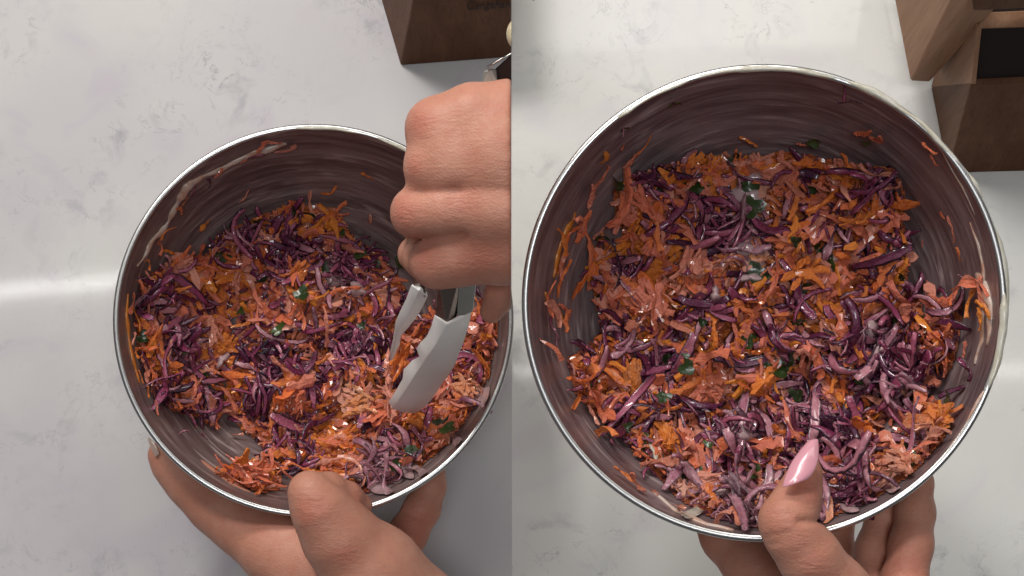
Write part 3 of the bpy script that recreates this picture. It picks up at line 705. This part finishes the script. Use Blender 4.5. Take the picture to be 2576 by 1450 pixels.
# long cabbage ribbon on the lower right of the right bowl, ring of cabbage upper right
for i, (u, v, a) in enumerate(((2240, 1030, 35), (2290, 985, 40), (2345, 945, 40), (2380, 915, 55))):
    SR.piece(B_, u, v, SR.thick(u, v)+0.0045, a, 0, 0.1, 1.35, 1.5, idx=4+i)
for _ in range(26):
    u, v, t = SR.sample(); SR.piece(H_, u, v, t*1.08+.0028, random.uniform(0, 180), random.gauss(0, .4), random.gauss(0, .5), random.uniform(.4, .75))
SR.flush()

# ------------------------------------------------------------------ dressing smeared on rims and walls (parts of the bowls)
def tube(pts, rads, ns=8, flat=None):
    V = []; F = []; n = len(pts)
    for i, (p, r) in enumerate(zip(pts, rads)):
        t = (pts[min(i+1, n-1)]-pts[max(i-1, 0)]).normalized()
        up = flat[i] if flat else Vector((0, 0, 1))
        a = t.cross(up).normalized(); b = a.cross(t)
        for k in range(ns):
            g = 2*math.pi*k/ns; V.append(p+a*(r*math.cos(g))+b*(r*math.sin(g)*(0.55 if flat else 1)))
    for i in range(n-1):
        for k in range(ns):
            k2 = (k+1) % ns; F.append((i*ns+k, i*ns+k2, (i+1)*ns+k2, (i+1)*ns+k))
    F.append(tuple(range(ns-1, -1, -1))); F.append(tuple((n-1)*ns+k for k in range(ns)))
    return V, F
def rim_smear(bowl, a0, a1, r0, roff, zoff, mat, seed):
    n = max(12, int(abs(a1-a0)*1.4)); pts = []; rads = []
    for i in range(n+1):
        f = i/n; a = math.radians(a0+(a1-a0)*f); e = min(1, 6*min(f, 1-f))
        k = 0.65+0.95*mnoise.noise((a*4.2, seed, 0))+0.16*mnoise.noise((a*15, seed, 2))
        r = 0.1098+roff*(0.6+0.4*e)+0.0006*mnoise.noise((a*9, seed, 7)); pts.append(Vector((r*math.cos(a), r*math.sin(a), DEP+zoff)))
        rads.append(max(0.0002, r0*max(0.2, k)*math.sqrt(e+0.02)))
    V, F = tube(pts, rads, 9); link('dressing_smear', mesh('dressing_smear', V, F), mat, bowl.rim)
rim_smear(BR, 70, 106, 0.0019, -0.0006, 0.0006, M_cream, 1.0)
rim_smear(BR, 28, 70, 0.0020, 0.0004, 0.0004, M_cream, 2.0)
rim_smear(BR, -6, 36, 0.0030, 0.0012, -0.0016, M_cream, 3.0)
rim_smear(BR, -22, 2, 0.0026, 0.0004, 0.0006, M_cream, 4.0)
rim_smear(BR, 106, 128, 0.0011, -0.0010, 0.0006, M_cream, 5.0)
rim_smear(BR, -40, -22, 0.0012, -0.0014, 0.0004, M_smear, 6.0)
rim_smear(BL, 58, 98, 0.0013, -0.0008, 0.0006, M_cream, 7.0)
rim_smear(BL, 46, 62, 0.0012, -0.0002, 0.0006, M_cream, 8.0)
def wall_smear(bowl, path, rads, mat, seed):
    pts = []; rr = []; fl = []
    for i in range(len(path)-1):
        for s_ in range(5):
            f = s_/5; u = path[i][0]*(1-f)+path[i+1][0]*f; v = path[i][1]*(1-f)+path[i+1][1]*f
            u += 5*mnoise.noise((i+f, seed, 0)); v += 5*mnoise.noise((i+f, seed, 4))
            p = bowl.hit(u, v, 0.0004); pts.append(p); fl.append(bowl.normal(p))
            r = rads[i]*(1-f)+rads[i+1]*f; rr.append(max(0.0003, r*(0.9+0.7*mnoise.noise(((i+f)*1.7, seed, 9)))))
    V, F = tube(pts, rr, 8, fl); link('dressing_smear', mesh('dressing_smear', V, F), mat, bowl.root)
wall_smear(BL, [(345, 670), (375, 620), (405, 585), (430, 545), (450, 505), (470, 470), (510, 445), (560, 425), (620, 395), (680, 368)],
           [.0008, .0024, .0026, .0028, .0032, .0046, .0022, .0026, .0032, .001], M_smear, 1.0)
wall_smear(BL, [(600, 408), (640, 385), (690, 372), (730, 362)], [.0006, .0036, .0034, .0006], M_smear, 2.0)
wall_smear(BR, [(1448, 535), (1428, 575), (1410, 620), (1400, 670), (1392, 705)], [.0008, .0026, .0022, .0024, .0006], M_orange, 5.0)
wall_smear(BR, [(1372, 735), (1382, 770), (1408, 785), (1416, 812)], [.0006, .0022, .0026, .0006], M_orange, 6.0)
wall_smear(BL, [(322, 740), (318, 790), (324, 850), (336, 910), (356, 980)], [.0006, .0020, .0016, .0024, .0006], M_orange, 7.0)
wall_smear(BR, [(2440, 560), (2462, 620), (2474, 680), (2470, 860), (2450, 930)], [.0004, .0014, .0012, .0020, .0006], M_smear, 8.0)
wall_smear(BR, [(1640, 1235), (1700, 1285), (1780, 1320), (1860, 1338)], [.0006, .0022, .0026, .0006], M_smear, 9.0)
wall_smear(BR, [(2455, 690), (2478, 720), (2492, 770), (2490, 830), (2480, 880)], [.001, .0040, .0036, .0024, .0008], M_smear, 3.0)
wall_smear(BR, [(2310, 310), (2370, 380), (2420, 470), (2460, 560)], [.0004, .0009, .0008, .0004], M_smear, 4.0)

# ------------------------------------------------------------------ hands: smooth unions of tapered limbs, meshed with surface nets
def smin(a, b, k):
    h = np.clip(0.5+0.5*(b-a)/k, 0, 1); return b*(1-h)+a*h-k*h*(1-h)
def surface_nets(F, org, h):
    S = F < 0; nx, ny, nz = F.shape
    c = np.zeros((nx-1, ny-1, nz-1), np.int8)
    for dx in (0, 1):
        for dy in (0, 1):
            for dz in (0, 1): c += S[dx:nx-1+dx, dy:ny-1+dy, dz:nz-1+dz]
    act = (c > 0) & (c < 8); ids = -np.ones(act.shape, np.int64); cells = np.argwhere(act); ids[act] = np.arange(len(cells))
    acc = np.zeros((len(cells), 3)); cnt = np.zeros(len(cells))
    corners = [(a, b, d) for a in (0, 1) for b in (0, 1) for d in (0, 1)]
    for a in corners:
        for ax in range(3):
            if a[ax] == 1: continue
            b = list(a); b[ax] = 1
            fa = F[tuple((cells+np.array(a)).T)]; fb = F[tuple((cells+np.array(b)).T)]
            m = (fa < 0) != (fb < 0); t = np.where(m, fa/np.where(m, fa-fb, 1), 0)
            p = np.array(a, float)[None, :].repeat(len(cells), 0); p[:, ax] += t
            acc[m] += p[m]; cnt[m] += 1
    V = (cells+acc/cnt[:, None])*h+org
    Q = []
    for ax in range(3):
        o1, o2 = [(1, 2), (2, 0), (0, 1)][ax]
        sl0 = [slice(None)]*3; sl1 = [slice(None)]*3; sl0[ax] = slice(0, -1); sl1[ax] = slice(1, None)
        A, B = S[tuple(sl0)], S[tuple(sl1)]
        e = np.argwhere(A != B); e = e[(e[:, o1] > 0) & (e[:, o2] > 0) & (e[:, o1] < F.shape[o1]-1) & (e[:, o2] < F.shape[o2]-1)]
        flip = A[tuple(e.T)]
        def cid(d1, d2):
            q = e.copy(); q[:, o1] -= d1; q[:, o2] -= d2; return ids[tuple(q.T)]
        q = np.stack([cid(1, 1), cid(0, 1), cid(0, 0), cid(1, 0)], 1)
        q[~flip] = q[~flip][:, ::-1]; Q.append(q)
    return V, np.concatenate(Q)
def hand(name, d0, chains, k_all, res, label, flush=(), cut=False, dents=(), group='hands of the cook'):
    """chains: (blend, [(u, v, metres nearer the camera than d0, radius in picture units)...])"""
    prim = []
    for kb, ch in chains:
        P = [(np.array(pix(u, v, d0-dz)), r*(d0-dz)/FPX) for u, v, dz, r in ch]
        prim.append((kb, P))
    allp = np.array([p for _, P in prim for p, _ in P]); allr = np.array([r for _, P in prim for _, r in P])
    lo = (allp-allr[:, None]).min(0)-0.006; hi = (allp+allr[:, None]).max(0)+0.006
    if cut: hi[0] = min(hi[0], 0.004)
    n = np.ceil((hi-lo)/res).astype(int)+1
    X = np.stack(np.meshgrid(*[lo[i]+res*np.arange(n[i]) for i in range(3)], indexing='ij'), -1)
    tot = None
    for kb, P in prim:
        g = None
        for (a, ra), (b, rb) in zip(P[:-1], P[1:]):
            ab = b-a; t = np.clip(((X-a) @ ab)/max(1e-12, ab @ ab), 0, 1)
            d = np.linalg.norm(X-(a+t[..., None]*ab), axis=-1)-(ra+(rb-ra)*t)
            g = d if g is None else smin(g, d, kb)
        tot = g if tot is None else smin(tot, g, k_all)
    for (u, v, dz, r, u2, v2, dz2, dep) in dents:          # creases: thin grooves pressed into the surface
        a, b = np.array(pix(u, v, d0-dz)), np.array(pix(u2, v2, d0-dz2)); rr = r*d0/FPX
        vd = np.array(ray((u+u2)/2, (v+v2)/2).normalized()); ab = b-a; ab = ab-vd*(ab @ vd); W_ = X-a; dd = W_ @ vd; W_ = W_-dd[..., None]*vd
        t = np.clip((W_ @ ab)/(ab @ ab), 0, 1); d = np.linalg.norm(W_-t[..., None]*ab, axis=-1)
        tot = tot+dep*np.exp(-(d/rr)**2)*np.clip((0.022-np.abs(dd))/0.006, 0, 1)
    if cut: tot = np.maximum(tot, X[..., 0]+0.0004)
    V, F = surface_nets(tot, lo, res)
    for _ in range(2):                                      # light relaxation
        acc = np.zeros_like(V); cnt = np.zeros(len(V))
        for i in range(4):
            a, b = F[:, i], F[:, (i+1) % 4]
            np.add.at(acc, a, V[b]); np.add.at(cnt, a, 1); np.add.at(acc, b, V[a]); np.add.at(cnt, b, 1)
        Vn = V*0.5+0.5*acc/np.maximum(1, cnt)[:, None]
        if cut: Vn[V[:, 0] > -0.0010] = V[V[:, 0] > -0.0010]
        V = Vn
    fl = np.zeros(len(V))
    for (u, v, dz, r) in flush:
        p = np.array(pix(u, v, d0-dz)); fl = np.maximum(fl, np.exp(-(np.linalg.norm(V-p, axis=1)/(r*d0/FPX))**2))
    org = V.mean(0); me = np_mesh(name, V-org, F)
    at = me.attributes.new('flush', 'FLOAT', 'POINT'); at.data.foreach_set('value', fl.astype(np.float32))
    o = link(name, me, M_skin); o.location = org
    return tag(o, label, 'hand', group)
def nail(parent, rows, arch, mat, thick=0.0007, name='fingernail', nc=7):
    """rows: ((u, v) left, (u, v) right, depth) from root to tip; arched across"""
    V = []; F = []
    for (l, r, d) in rows:
        pl, pr = pix(*l, d), pix(*r, d); wv = (pr-pl).length; c = (pl+pr)/2; nrm = (CAM-c).normalized()
        for j in range(nc):
            f = j/(nc-1); V.append(pl*(1-f)+pr*f+nrm*(arch*min(1, wv/0.008)*(1-(2*f-1)**2)))
    nr = len(rows)
    for i in range(nr-1):
        for j in range(nc-1): F.append((i*nc+j, (i+1)*nc+j, (i+1)*nc+j+1, i*nc+j+1))
    org = parent.location
    o = link(name, mesh(name, [v-org for v in V], F), mat, parent)
    md = o.modifiers.new('thickness', 'SOLIDIFY'); md.thickness = thick; md.offset = 0
    ms = o.modifiers.new('smooth', 'SUBSURF'); ms.levels = 1; ms.render_levels = 2
    return o

# left picture, hand steadying the bowl: index finger round the outside, thumb hooked over the rim
H1 = hand('hand', 0.90, [
    (0.010, [(1010, 1560, -0.015, 165), (935, 1445, -0.004, 122), (850, 1345, 0.009, 86), (802, 1278, 0.0165, 62), (774, 1234, 0.0180, 48)]),
    (0.003, [(778, 1234, 0.0160, 47), (826, 1230, 0.007, 41), (874, 1250, -0.002, 37), (910, 1272, -0.010, 28)]),
    (0.012, [(960, 1540, -0.030, 150), (800, 1430, -0.034, 112), (698, 1378, -0.040, 86), (606, 1316, -0.049, 68), (538, 1266, -0.054, 60), (472, 1208, -0.056, 49), (425, 1160, -0.055, 36), (403, 1138, -0.054, 24)]),
    (0.004, [(1000, 1500, -0.050, 90), (985, 1410, -0.056, 56), (1025, 1345, -0.062, 49), (1062, 1280, -0.066, 45), (1085, 1225, -0.069, 36), (1095, 1190, -0.07, 26)]),
    ], 0.0020, 0.0013, 'left hand steadying the smaller bowl, thumb hooked over its rim',
    flush=[(792, 1275, 0.03, 38), (880, 1265, 0.0, 40), (1050, 1330, -0.05, 60), (640, 1290, -0.015, 45), (870, 1400, 0.03, 30), (420, 1150, -.03, 40)],
    dents=[(775, 1262, 0.033, 5, 812, 1268, 0.033, 0.0007), (770, 1275, 0.034, 5, 815, 1282, 0.034, 0.0006), (985, 1375, -0.04, 6, 1045, 1395, -0.04, 0.0010), (1020, 1290, -.05, 6, 1080, 1310, -.05, .0010)])
nail(H1, [((392, 1152), (402, 1140), 0.944), ((383, 1136), (395, 1122), 0.945), ((376, 1118), (385, 1110), 0.947), ((371, 1100), (375, 1101), 0.949)], 0.0012, M_nail_bare)

# left picture, fist round the tongs; the arm leaves through the right edge of that picture
H2 = hand('hand', 0.80, [
    (0.005, [(1400, 330, -0.004, 128), (1290, 315, -0.002, 112), (1190, 305, 0.002, 92), (1105, 318, 0.003, 72), (1092, 322, 0.003, 68)]),
    (0.005, [(1400, 380, 0.004, 130), (1250, 372, 0.006, 100), (1120, 372, 0.006, 72), (1090, 372, 0.004, 62)]),
    (0.005, [(1400, 430, 0.004, 130), (1250, 425, 0.006, 100), (1130, 425, 0.007, 72), (1083, 424, 0.006, 64)]),
    (0.005, [(1400, 530, 0.004, 130), (1250, 525, 0.004, 100), (1120, 530, 0.005, 70), (1052, 536, 0.001, 66)]),
    (0.005, [(1400, 600, -0.004, 125), (1260, 615, -0.006, 100), (1150, 645, -0.006, 74), (1100, 660, -0.009, 64)]),
    (0.003, [(1092, 322, 0.001, 62), (1085, 335, -0.022, 55), (1110, 350, -0.04, 50)]),
    (0.003, [(1083, 424, 0.004, 60), (1075, 435, -0.022, 54), (1110, 445, -0.042, 48)]),
    (0.003, [(1052, 536, 0.001, 62), (1048, 548, -0.020, 54), (1090, 556, -0.042, 48)]),
    (0.003, [(1100, 660, -0.010, 60), (1068, 650, -0.026, 52), (1045, 640, -0.036, 42), (1090, 640, -0.05, 42)]),
    (0.003, [(1300, 690, -0.045, 60), (1262, 740, -0.050, 42), (1236, 785, -0.056, 30)]),
    ], 0.0055, 0.0014, 'right hand in a fist round the tongs above the smaller bowl', cut=True,
    flush=[(1060, 310, 0.015, 40), (1010, 540, 0.012, 55), (1070, 640, 0.0, 55), (1150, 500, 0.025, 45), (1200, 660, .015, 60), (1045, 420, .015, 30)],
    dents=[(1020, 487, 0.008, 9, 1150, 478, 0.014, 0.0010), (1010, 603, 0.000, 9, 1170, 588, 0.010, 0.0016), (1150, 478, 0.014, 14, 1270, 480, 0.012, 0.0007)])

# right picture, hand holding the bowl up: thumb inside with a long pink nail, fingers spread below
H3 = hand('hand', 0.735, [
    (0.004, [(2175, 1590, -0.010, 115), (2100, 1490, 0.002, 88), (2035, 1400, 0.010, 77), (1995, 1345, 0.012, 70), (1978, 1318, 0.012, 68)]),
    (0.003, [(1978, 1306, 0.012, 67), (2000, 1268, 0.008, 60), (2017, 1225, 0.003, 50), (2028, 1190, -0.002, 38), (2033, 1168, -0.006, 26)]),
    (0.003, [(2012, 1282, 0.006, 46), (2022, 1262, 0.004, 42)]),
    (0.004, [(2080, 1640, -0.060, 115), (1985, 1520, -0.075, 92), (1895, 1420, -0.085, 76), (1830, 1350, -0.095, 66), (1795, 1290, -0.105, 58)]),
    (0.004, [(2150, 1600, -0.070, 95), (2105, 1440, -0.085, 42), (2112, 1380, -0.095, 34), (2122, 1310, -0.105, 30)]),
    (0.004, [(2190, 1600, -0.050, 95), (2180, 1470, -0.058, 48), (2196, 1380, -0.066, 42), (2222, 1290, -0.074, 40), (2235, 1200, -0.085, 36)]),
    (0.004, [(2260, 1600, -0.040, 95), (2274, 1470, -0.044, 58), (2292, 1370, -0.052, 53), (2302, 1290, -0.060, 48), (2303, 1215, -0.070, 42), (2290, 1150, -0.085, 36)]),
    ], 0.003, 0.0012, 'hand holding up the larger bowl, long glossy pink nail on its thumb',
    flush=[(1945, 1300, 0.03, 60), (2030, 1240, 0.012, 50), (2290, 1420, -0.03, 80), (2060, 1420, 0.03, 50), (2010, 1370, .03, 40)],
    dents=[(1925, 1352, 0.024, 5, 1990, 1340, 0.029, 0.0007), (2008, 1312, 0.012, 7, 2062, 1312, 0.012, 0.0020), (1935, 1370, 0.024, 5, 1990, 1362, 0.029, 0.0006),
           (2245, 1430, -0.035, 5, 2310, 1440, -0.035, 0.0008), (1950, 1300, .027, 5, 1990, 1292, .028, .0005)])
nail(H3, [((1968, 1229), (2034, 1206), 0.7150), ((1969, 1216), (2046, 1190), 0.7158), ((1978, 1190), (2057, 1168), 0.7182), ((1992, 1160), (2060, 1148), 0.7206),
          ((2010, 1137), (2060, 1130), 0.7230), ((2026, 1118), (2059, 1113), 0.7250), ((2037, 1107), (2057, 1104), 0.7265)], 0.0028, M_nail_pink, 0.0009)

# ------------------------------------------------------------------ tongs
tr = empty('tongs', Matrix.Translation(pix(1140, 800, 0.89)))
tag(tr, 'kitchen tongs with pale scalloped heads and black grip held in the fist', 'tongs')
TO = tr.matrix_world.translation
def strip(name, rows, mat, thick, sub=True, cut=False):
    V = []; F = []; nc = len(rows[0])
    for r in rows:
        for (u, v, d) in r: V.append(pix(u, v, d)-TO)
    for i in range(len(rows)-1):
        for j in range(nc-1): F.append((i*nc+j, (i+1)*nc+j, (i+1)*nc+j+1, i*nc+j+1))
    o = link(name, mesh(name, V, F), mat, tr)
    md = o.modifiers.new('thickness', 'SOLIDIFY'); md.thickness = thick; md.offset = -1
    if sub:
        b = o.modifiers.new('edge', 'BEVEL'); b.width = thick*0.4; b.segments = 2; b.limit_method = 'ANGLE'
    return o
strip('tong_head', [[(1092, 792, 0.8834), (1124, 817, 0.8740), (1158, 802, 0.8780), (1188, 782, 0.8903)],
                    [(1083, 822, 0.8938), (1112, 840, 0.8790), (1145, 835, 0.8834), (1180, 822, 0.9006)],
                    [(1072, 846, 0.9024), (1098, 866, 0.8869), (1130, 866, 0.8938), (1167, 862, 0.9127)],
                    [(1056, 862, 0.9110), (1086, 884, 0.8955), (1118, 892, 0.9041), (1155, 892, 0.9230)],
                    [(1046, 877, 0.9178), (1074, 900, 0.9041), (1104, 912, 0.9127), (1145, 920, 0.9333)],
                    [(1056, 896, 0.9247), (1062, 918, 0.9144), (1092, 932, 0.9230), (1130, 944, 0.9436)],
                    [(1036, 906, .934), (1048, 938, .926), (1076, 954, .934), (1116, 962, .950)],
                    [(1014, 930, .944), (1034, 960, .936), (1062, 976, .944), (1100, 988, .960)],
                    [(1012, 952, .954), (1020, 982, .948), (1048, 998, .956), (1084, 1010, .968)],
                    [(994, 984, .966), (1004, 1006, .963), (1032, 1020, .968), (1066, 1028, .978)],
                    [(976, 1012, .978), (988, 1030, .978), (1014, 1040, .981), (1046, 1042, .986)]], M_silicone, 0.0024)
strip('tong_head', [[(1034, 718, 0.8834), (1054, 732, 0.8780), (1076, 746, 0.8869)], [(1022, 751, 0.8972), (1042, 760, 0.8903), (1064, 772, 0.9006)],
                    [(1005, 786, 0.9092), (1026, 794, 0.9024), (1046, 802, 0.9127)], [(995, 808, 0.9196), (1012, 816, 0.9127), (1028, 824, 0.9230)],
                    [(992, 830, 0.9299), (1001, 838, 0.9264), (1009, 845, 0.9333)], [(988, 856, 0.9419), (996, 862, 0.9385), (1006, 868, 0.9454)],
                    [(982, 880, 0.9540), (990, 886, 0.9522), (996, 890, 0.9574)], [(978, 902, 0.9660), (982, 906, 0.9660), (986, 910, 0.9694)]], M_silicone, 0.0024)
M_arm = mat_steel('warm_steel', (0.36, 0.29, 0.26), 0.3)
M_arm2 = mat_steel('grey_steel', (0.30, 0.30, 0.29), 0.35)
def bar(name, pts, mat, cut=False):
    me = hull(name, [pix(*p) for p in pts], 0.0006)
    if cut: cut_left(me)
    me.transform(Matrix.Translation(-TO)); return link(name, me, mat, tr)
bar('tong_arm', [(1104, 700, .866), (1154, 700, .868), (1094, 796, .884), (1124, 817, .8765), (1148, 806, .882), (1104, 700, .874), (1154, 700, .876), (1094, 796, .890), (1124, 817, .886)], M_arm)
bar('tong_arm', [(1153, 700, .870), (1200, 700, .880), (1148, 804, .8795), (1190, 783, .8865), (1153, 700, .878), (1200, 700, .888), (1148, 804, .888), (1190, 783, .893)], M_arm2)
bar('tong_arm', [(1044, 690, .874), (1074, 690, .878), (1038, 724, .884), (1070, 750, .886), (1044, 690, .880), (1074, 690, .884), (1038, 724, .890), (1070, 750, .892)], M_arm)
bar('grip', [(1250, 215, .815), (1246, 173, .812), (1287, 137, .806), (1330, 112, .804), (1330, 215, .812), (1250, 215, .825), (1246, 173, .822), (1330, 112, .814), (1330, 215, .822)], M_black, True)
bar('grip_edge', [(1222, 168, .806), (1226, 172, .806), (1287, 138, .803), (1330, 113, .802), (1287, 131, .803), (1330, 106, .802), (1222, 168, .815), (1226, 172, .815), (1330, 113, .811), (1330, 106, .811)], M_steel, True)
bar('locking_ring', [(1212, 215, .812), (1217, 180, .811), (1232, 173, .810), (1249, 174, .811), (1253, 215, .812), (1212, 215, .824), (1217, 180, .823), (1249, 174, .823), (1253, 215, .824)], mat_simple('dull_ring', (0.33, 0.32, 0.28), 0.35, 90, 0.15, 0.5))
def knob():
    bm = bmesh.new(); bmesh.ops.create_uvsphere(bm, u_segments=24, v_segments=14, radius=1.0)
    me = bpy.data.meshes.new('pull_knob'); bm.to_mesh(me); bm.free()
    c = pix(1306, 86, 0.806); me.transform(Matrix.Translation(c) @ Matrix.Diagonal((.0062, .0080, .0060, 1)))
    me.polygons.foreach_set('use_smooth', [True]*len(me.polygons))
    cut_left(me); me.transform(Matrix.Translation(-TO)); link('pull_knob', me, M_ivory, tr)
knob()

# ------------------------------------------------------------------ knife blocks
def on_x0(v, z):
    p = pixz(UC-0.6, v, z); p.x = -0.0004; return p
A, Bq, Cq = pixz(1008, 166, 0.0005), on_x0(145, 0.0005), pixz(918, -140, 0.0005)
A2 = pixz(1066, -140, 0.13); B2 = on_x0(-165, 0.13); A2 = A+(A2-A)*0.62; B2 = Bq+(B2-Bq)*0.62; B2.x = -0.0004
Dq = Bq+(Cq-A); Dq.x = -0.0004; C2 = A2+(Cq-A)*0.9; D2 = B2+(Cq-A)*0.9; D2.x = -0.0004
kb = empty('knife_block', Matrix.Translation(A)); tag(kb, 'dark walnut knife block corner behind the fist, small burnt lettering on its front', 'knife block', 'knife blocks')
def block_part(root, name, pts, mat, bev=0.0012):
    me = hull(name, [p-root.matrix_world.translation for p in pts], bev); return link(name, me, mat, root)
kbody = block_part(kb, 'body', [A, Bq, Cq, Dq, A2, B2, C2, D2], M_walnut)
def lettering():
    cu = bpy.data.curves.new('lettering', 'FONT'); cu.body = 'Cangshan'; cu.size = 1.0; cu.shear = 0.25; cu.extrude = 0.01
    to = bpy.data.objects.new('tmp', cu); COL.objects.link(to)
    bpy.context.view_layer.update()
    me = bpy.data.meshes.new_from_object(to.evaluated_get(bpy.context.evaluated_depsgraph_get()))
    bpy.data.objects.remove(to)
    # plane of the front face: A, Bq, A2
    ex = (Bq-A).normalized(); n = ex.cross(A2-A).normalized()
    if n.dot(CAM-A) < 0: n = -n
    def onface(u, v):
        r = ray(u, v); return CAM+r*((A-CAM).dot(n)/r.dot(n))
    p0 = onface(1172, 24); p1 = onface(1284, 18); p2 = onface(1174, 4)
    X = p1-p0; wd = max(v.co.x for v in me.vertices); sx = X.length/wd; xx = X.normalized(); yy = (p2-p0); yy = (yy-xx*yy.dot(xx)); sy = yy.length/0.72; yy.normalize()
    for v in me.vertices:
        v.co = p0+xx*(v.co.x*sx)+yy*(v.co.y*sy)+n*(0.0004+v.co.z*0.01)-kb.matrix_world.translation
    me.materials.clear(); link('lettering', me, M_burn, kbody)
lettering()

kA = pixz(2384, 437, 0.0005)
kr = empty('knife_block', Matrix.Translation(kA)); tag(kr, 'walnut knife block with slanted side board and dark slot behind the larger bowl', 'knife block', 'knife blocks')
kL = pixz(2318, 95, 0.0005); kB = pixz(2720, 428, 0.0005)
e1 = pixz(2443, 212, 0.085); e1r = pixz(2740, 198, 0.085)
f1 = pixz(2457, 74, 0.125); f1r = pixz(2740, 66, 0.125)
back = (kL-kA)*0.62
# lower stand: front face leans, slot above it is a block coloured dark as shade
block_part(kr, 'stand', [kA, kB, kA+back, kB+back, e1, e1r, e1+back*0.9, e1r+back*0.9], M_walnut)
side_in = (kB-kA).normalized()*0.003
g1 = pixz(2338, 205, 0.03); g2 = pixz(2473, 50, 0.135)
block_part(kr, 'side_panel', [e1+Vector((0, 0, .0004)), f1, e1+back*0.92, f1+back*0.6, e1+side_in, f1+side_in, e1+back*0.92+side_in, f1+back*0.6+side_in, kA+back*1.02, kA+back*1.02+side_in], M_walnut_lit, 0.0006)
so = side_in*1.02
block_part(kr, 'slot_shade_block', [e1+back*0.05+so, e1r+back*0.05, f1+back*0.03+so, f1r+back*0.03, e1+back*0.3+so, e1r+back*0.3, f1+back*0.25+so, f1r+back*0.25], mat_simple('slot_shade', (0.010, 0.003, 0.002), 0.95), 0.0005)  # shade inside the slot painted as a near-black block
block_part(kr, 'top_rail', [f1+Vector((0, 0, .0006)), f1r+Vector((0, 0, .0006)), pixz(2480, 32, .13), pixz(2740, 20, .13), f1+Vector((0, .004, -.006)), f1r+Vector((0, .004, -.006)), pixz(2480, 32, .118), pixz(2740, 20, .118)], M_walnut_lit, 0.0006)
L1, L2, L3, L4 = pixz(2290, 204, 0.035), pixz(2434, 30, 0.150), pixz(2434, -90, 0.19), pixz(2228, -120, 0.035)
U1, U2 = pixz(2339, 207, 0.030), pixz(2501, 26, 0.143)
block_part(kr, 'slanted_board', [L1, L2, L3, L4, U1, U2, L3+(U2-L2), L4+(U1-L1)], M_walnut_lit, 0.001)
block_part(kr, 'upper_board', [L2+Vector((.0006, .001, -.001)), pixz(2740, 12, .150), L3+Vector((.0006, 0, 0)), pixz(2740, -90, .19), pixz(2470, 22, .138), pixz(2740, -10, .135), pixz(2470, -90, .175), pixz(2740, -90, .175)], M_walnut, 0.0008)
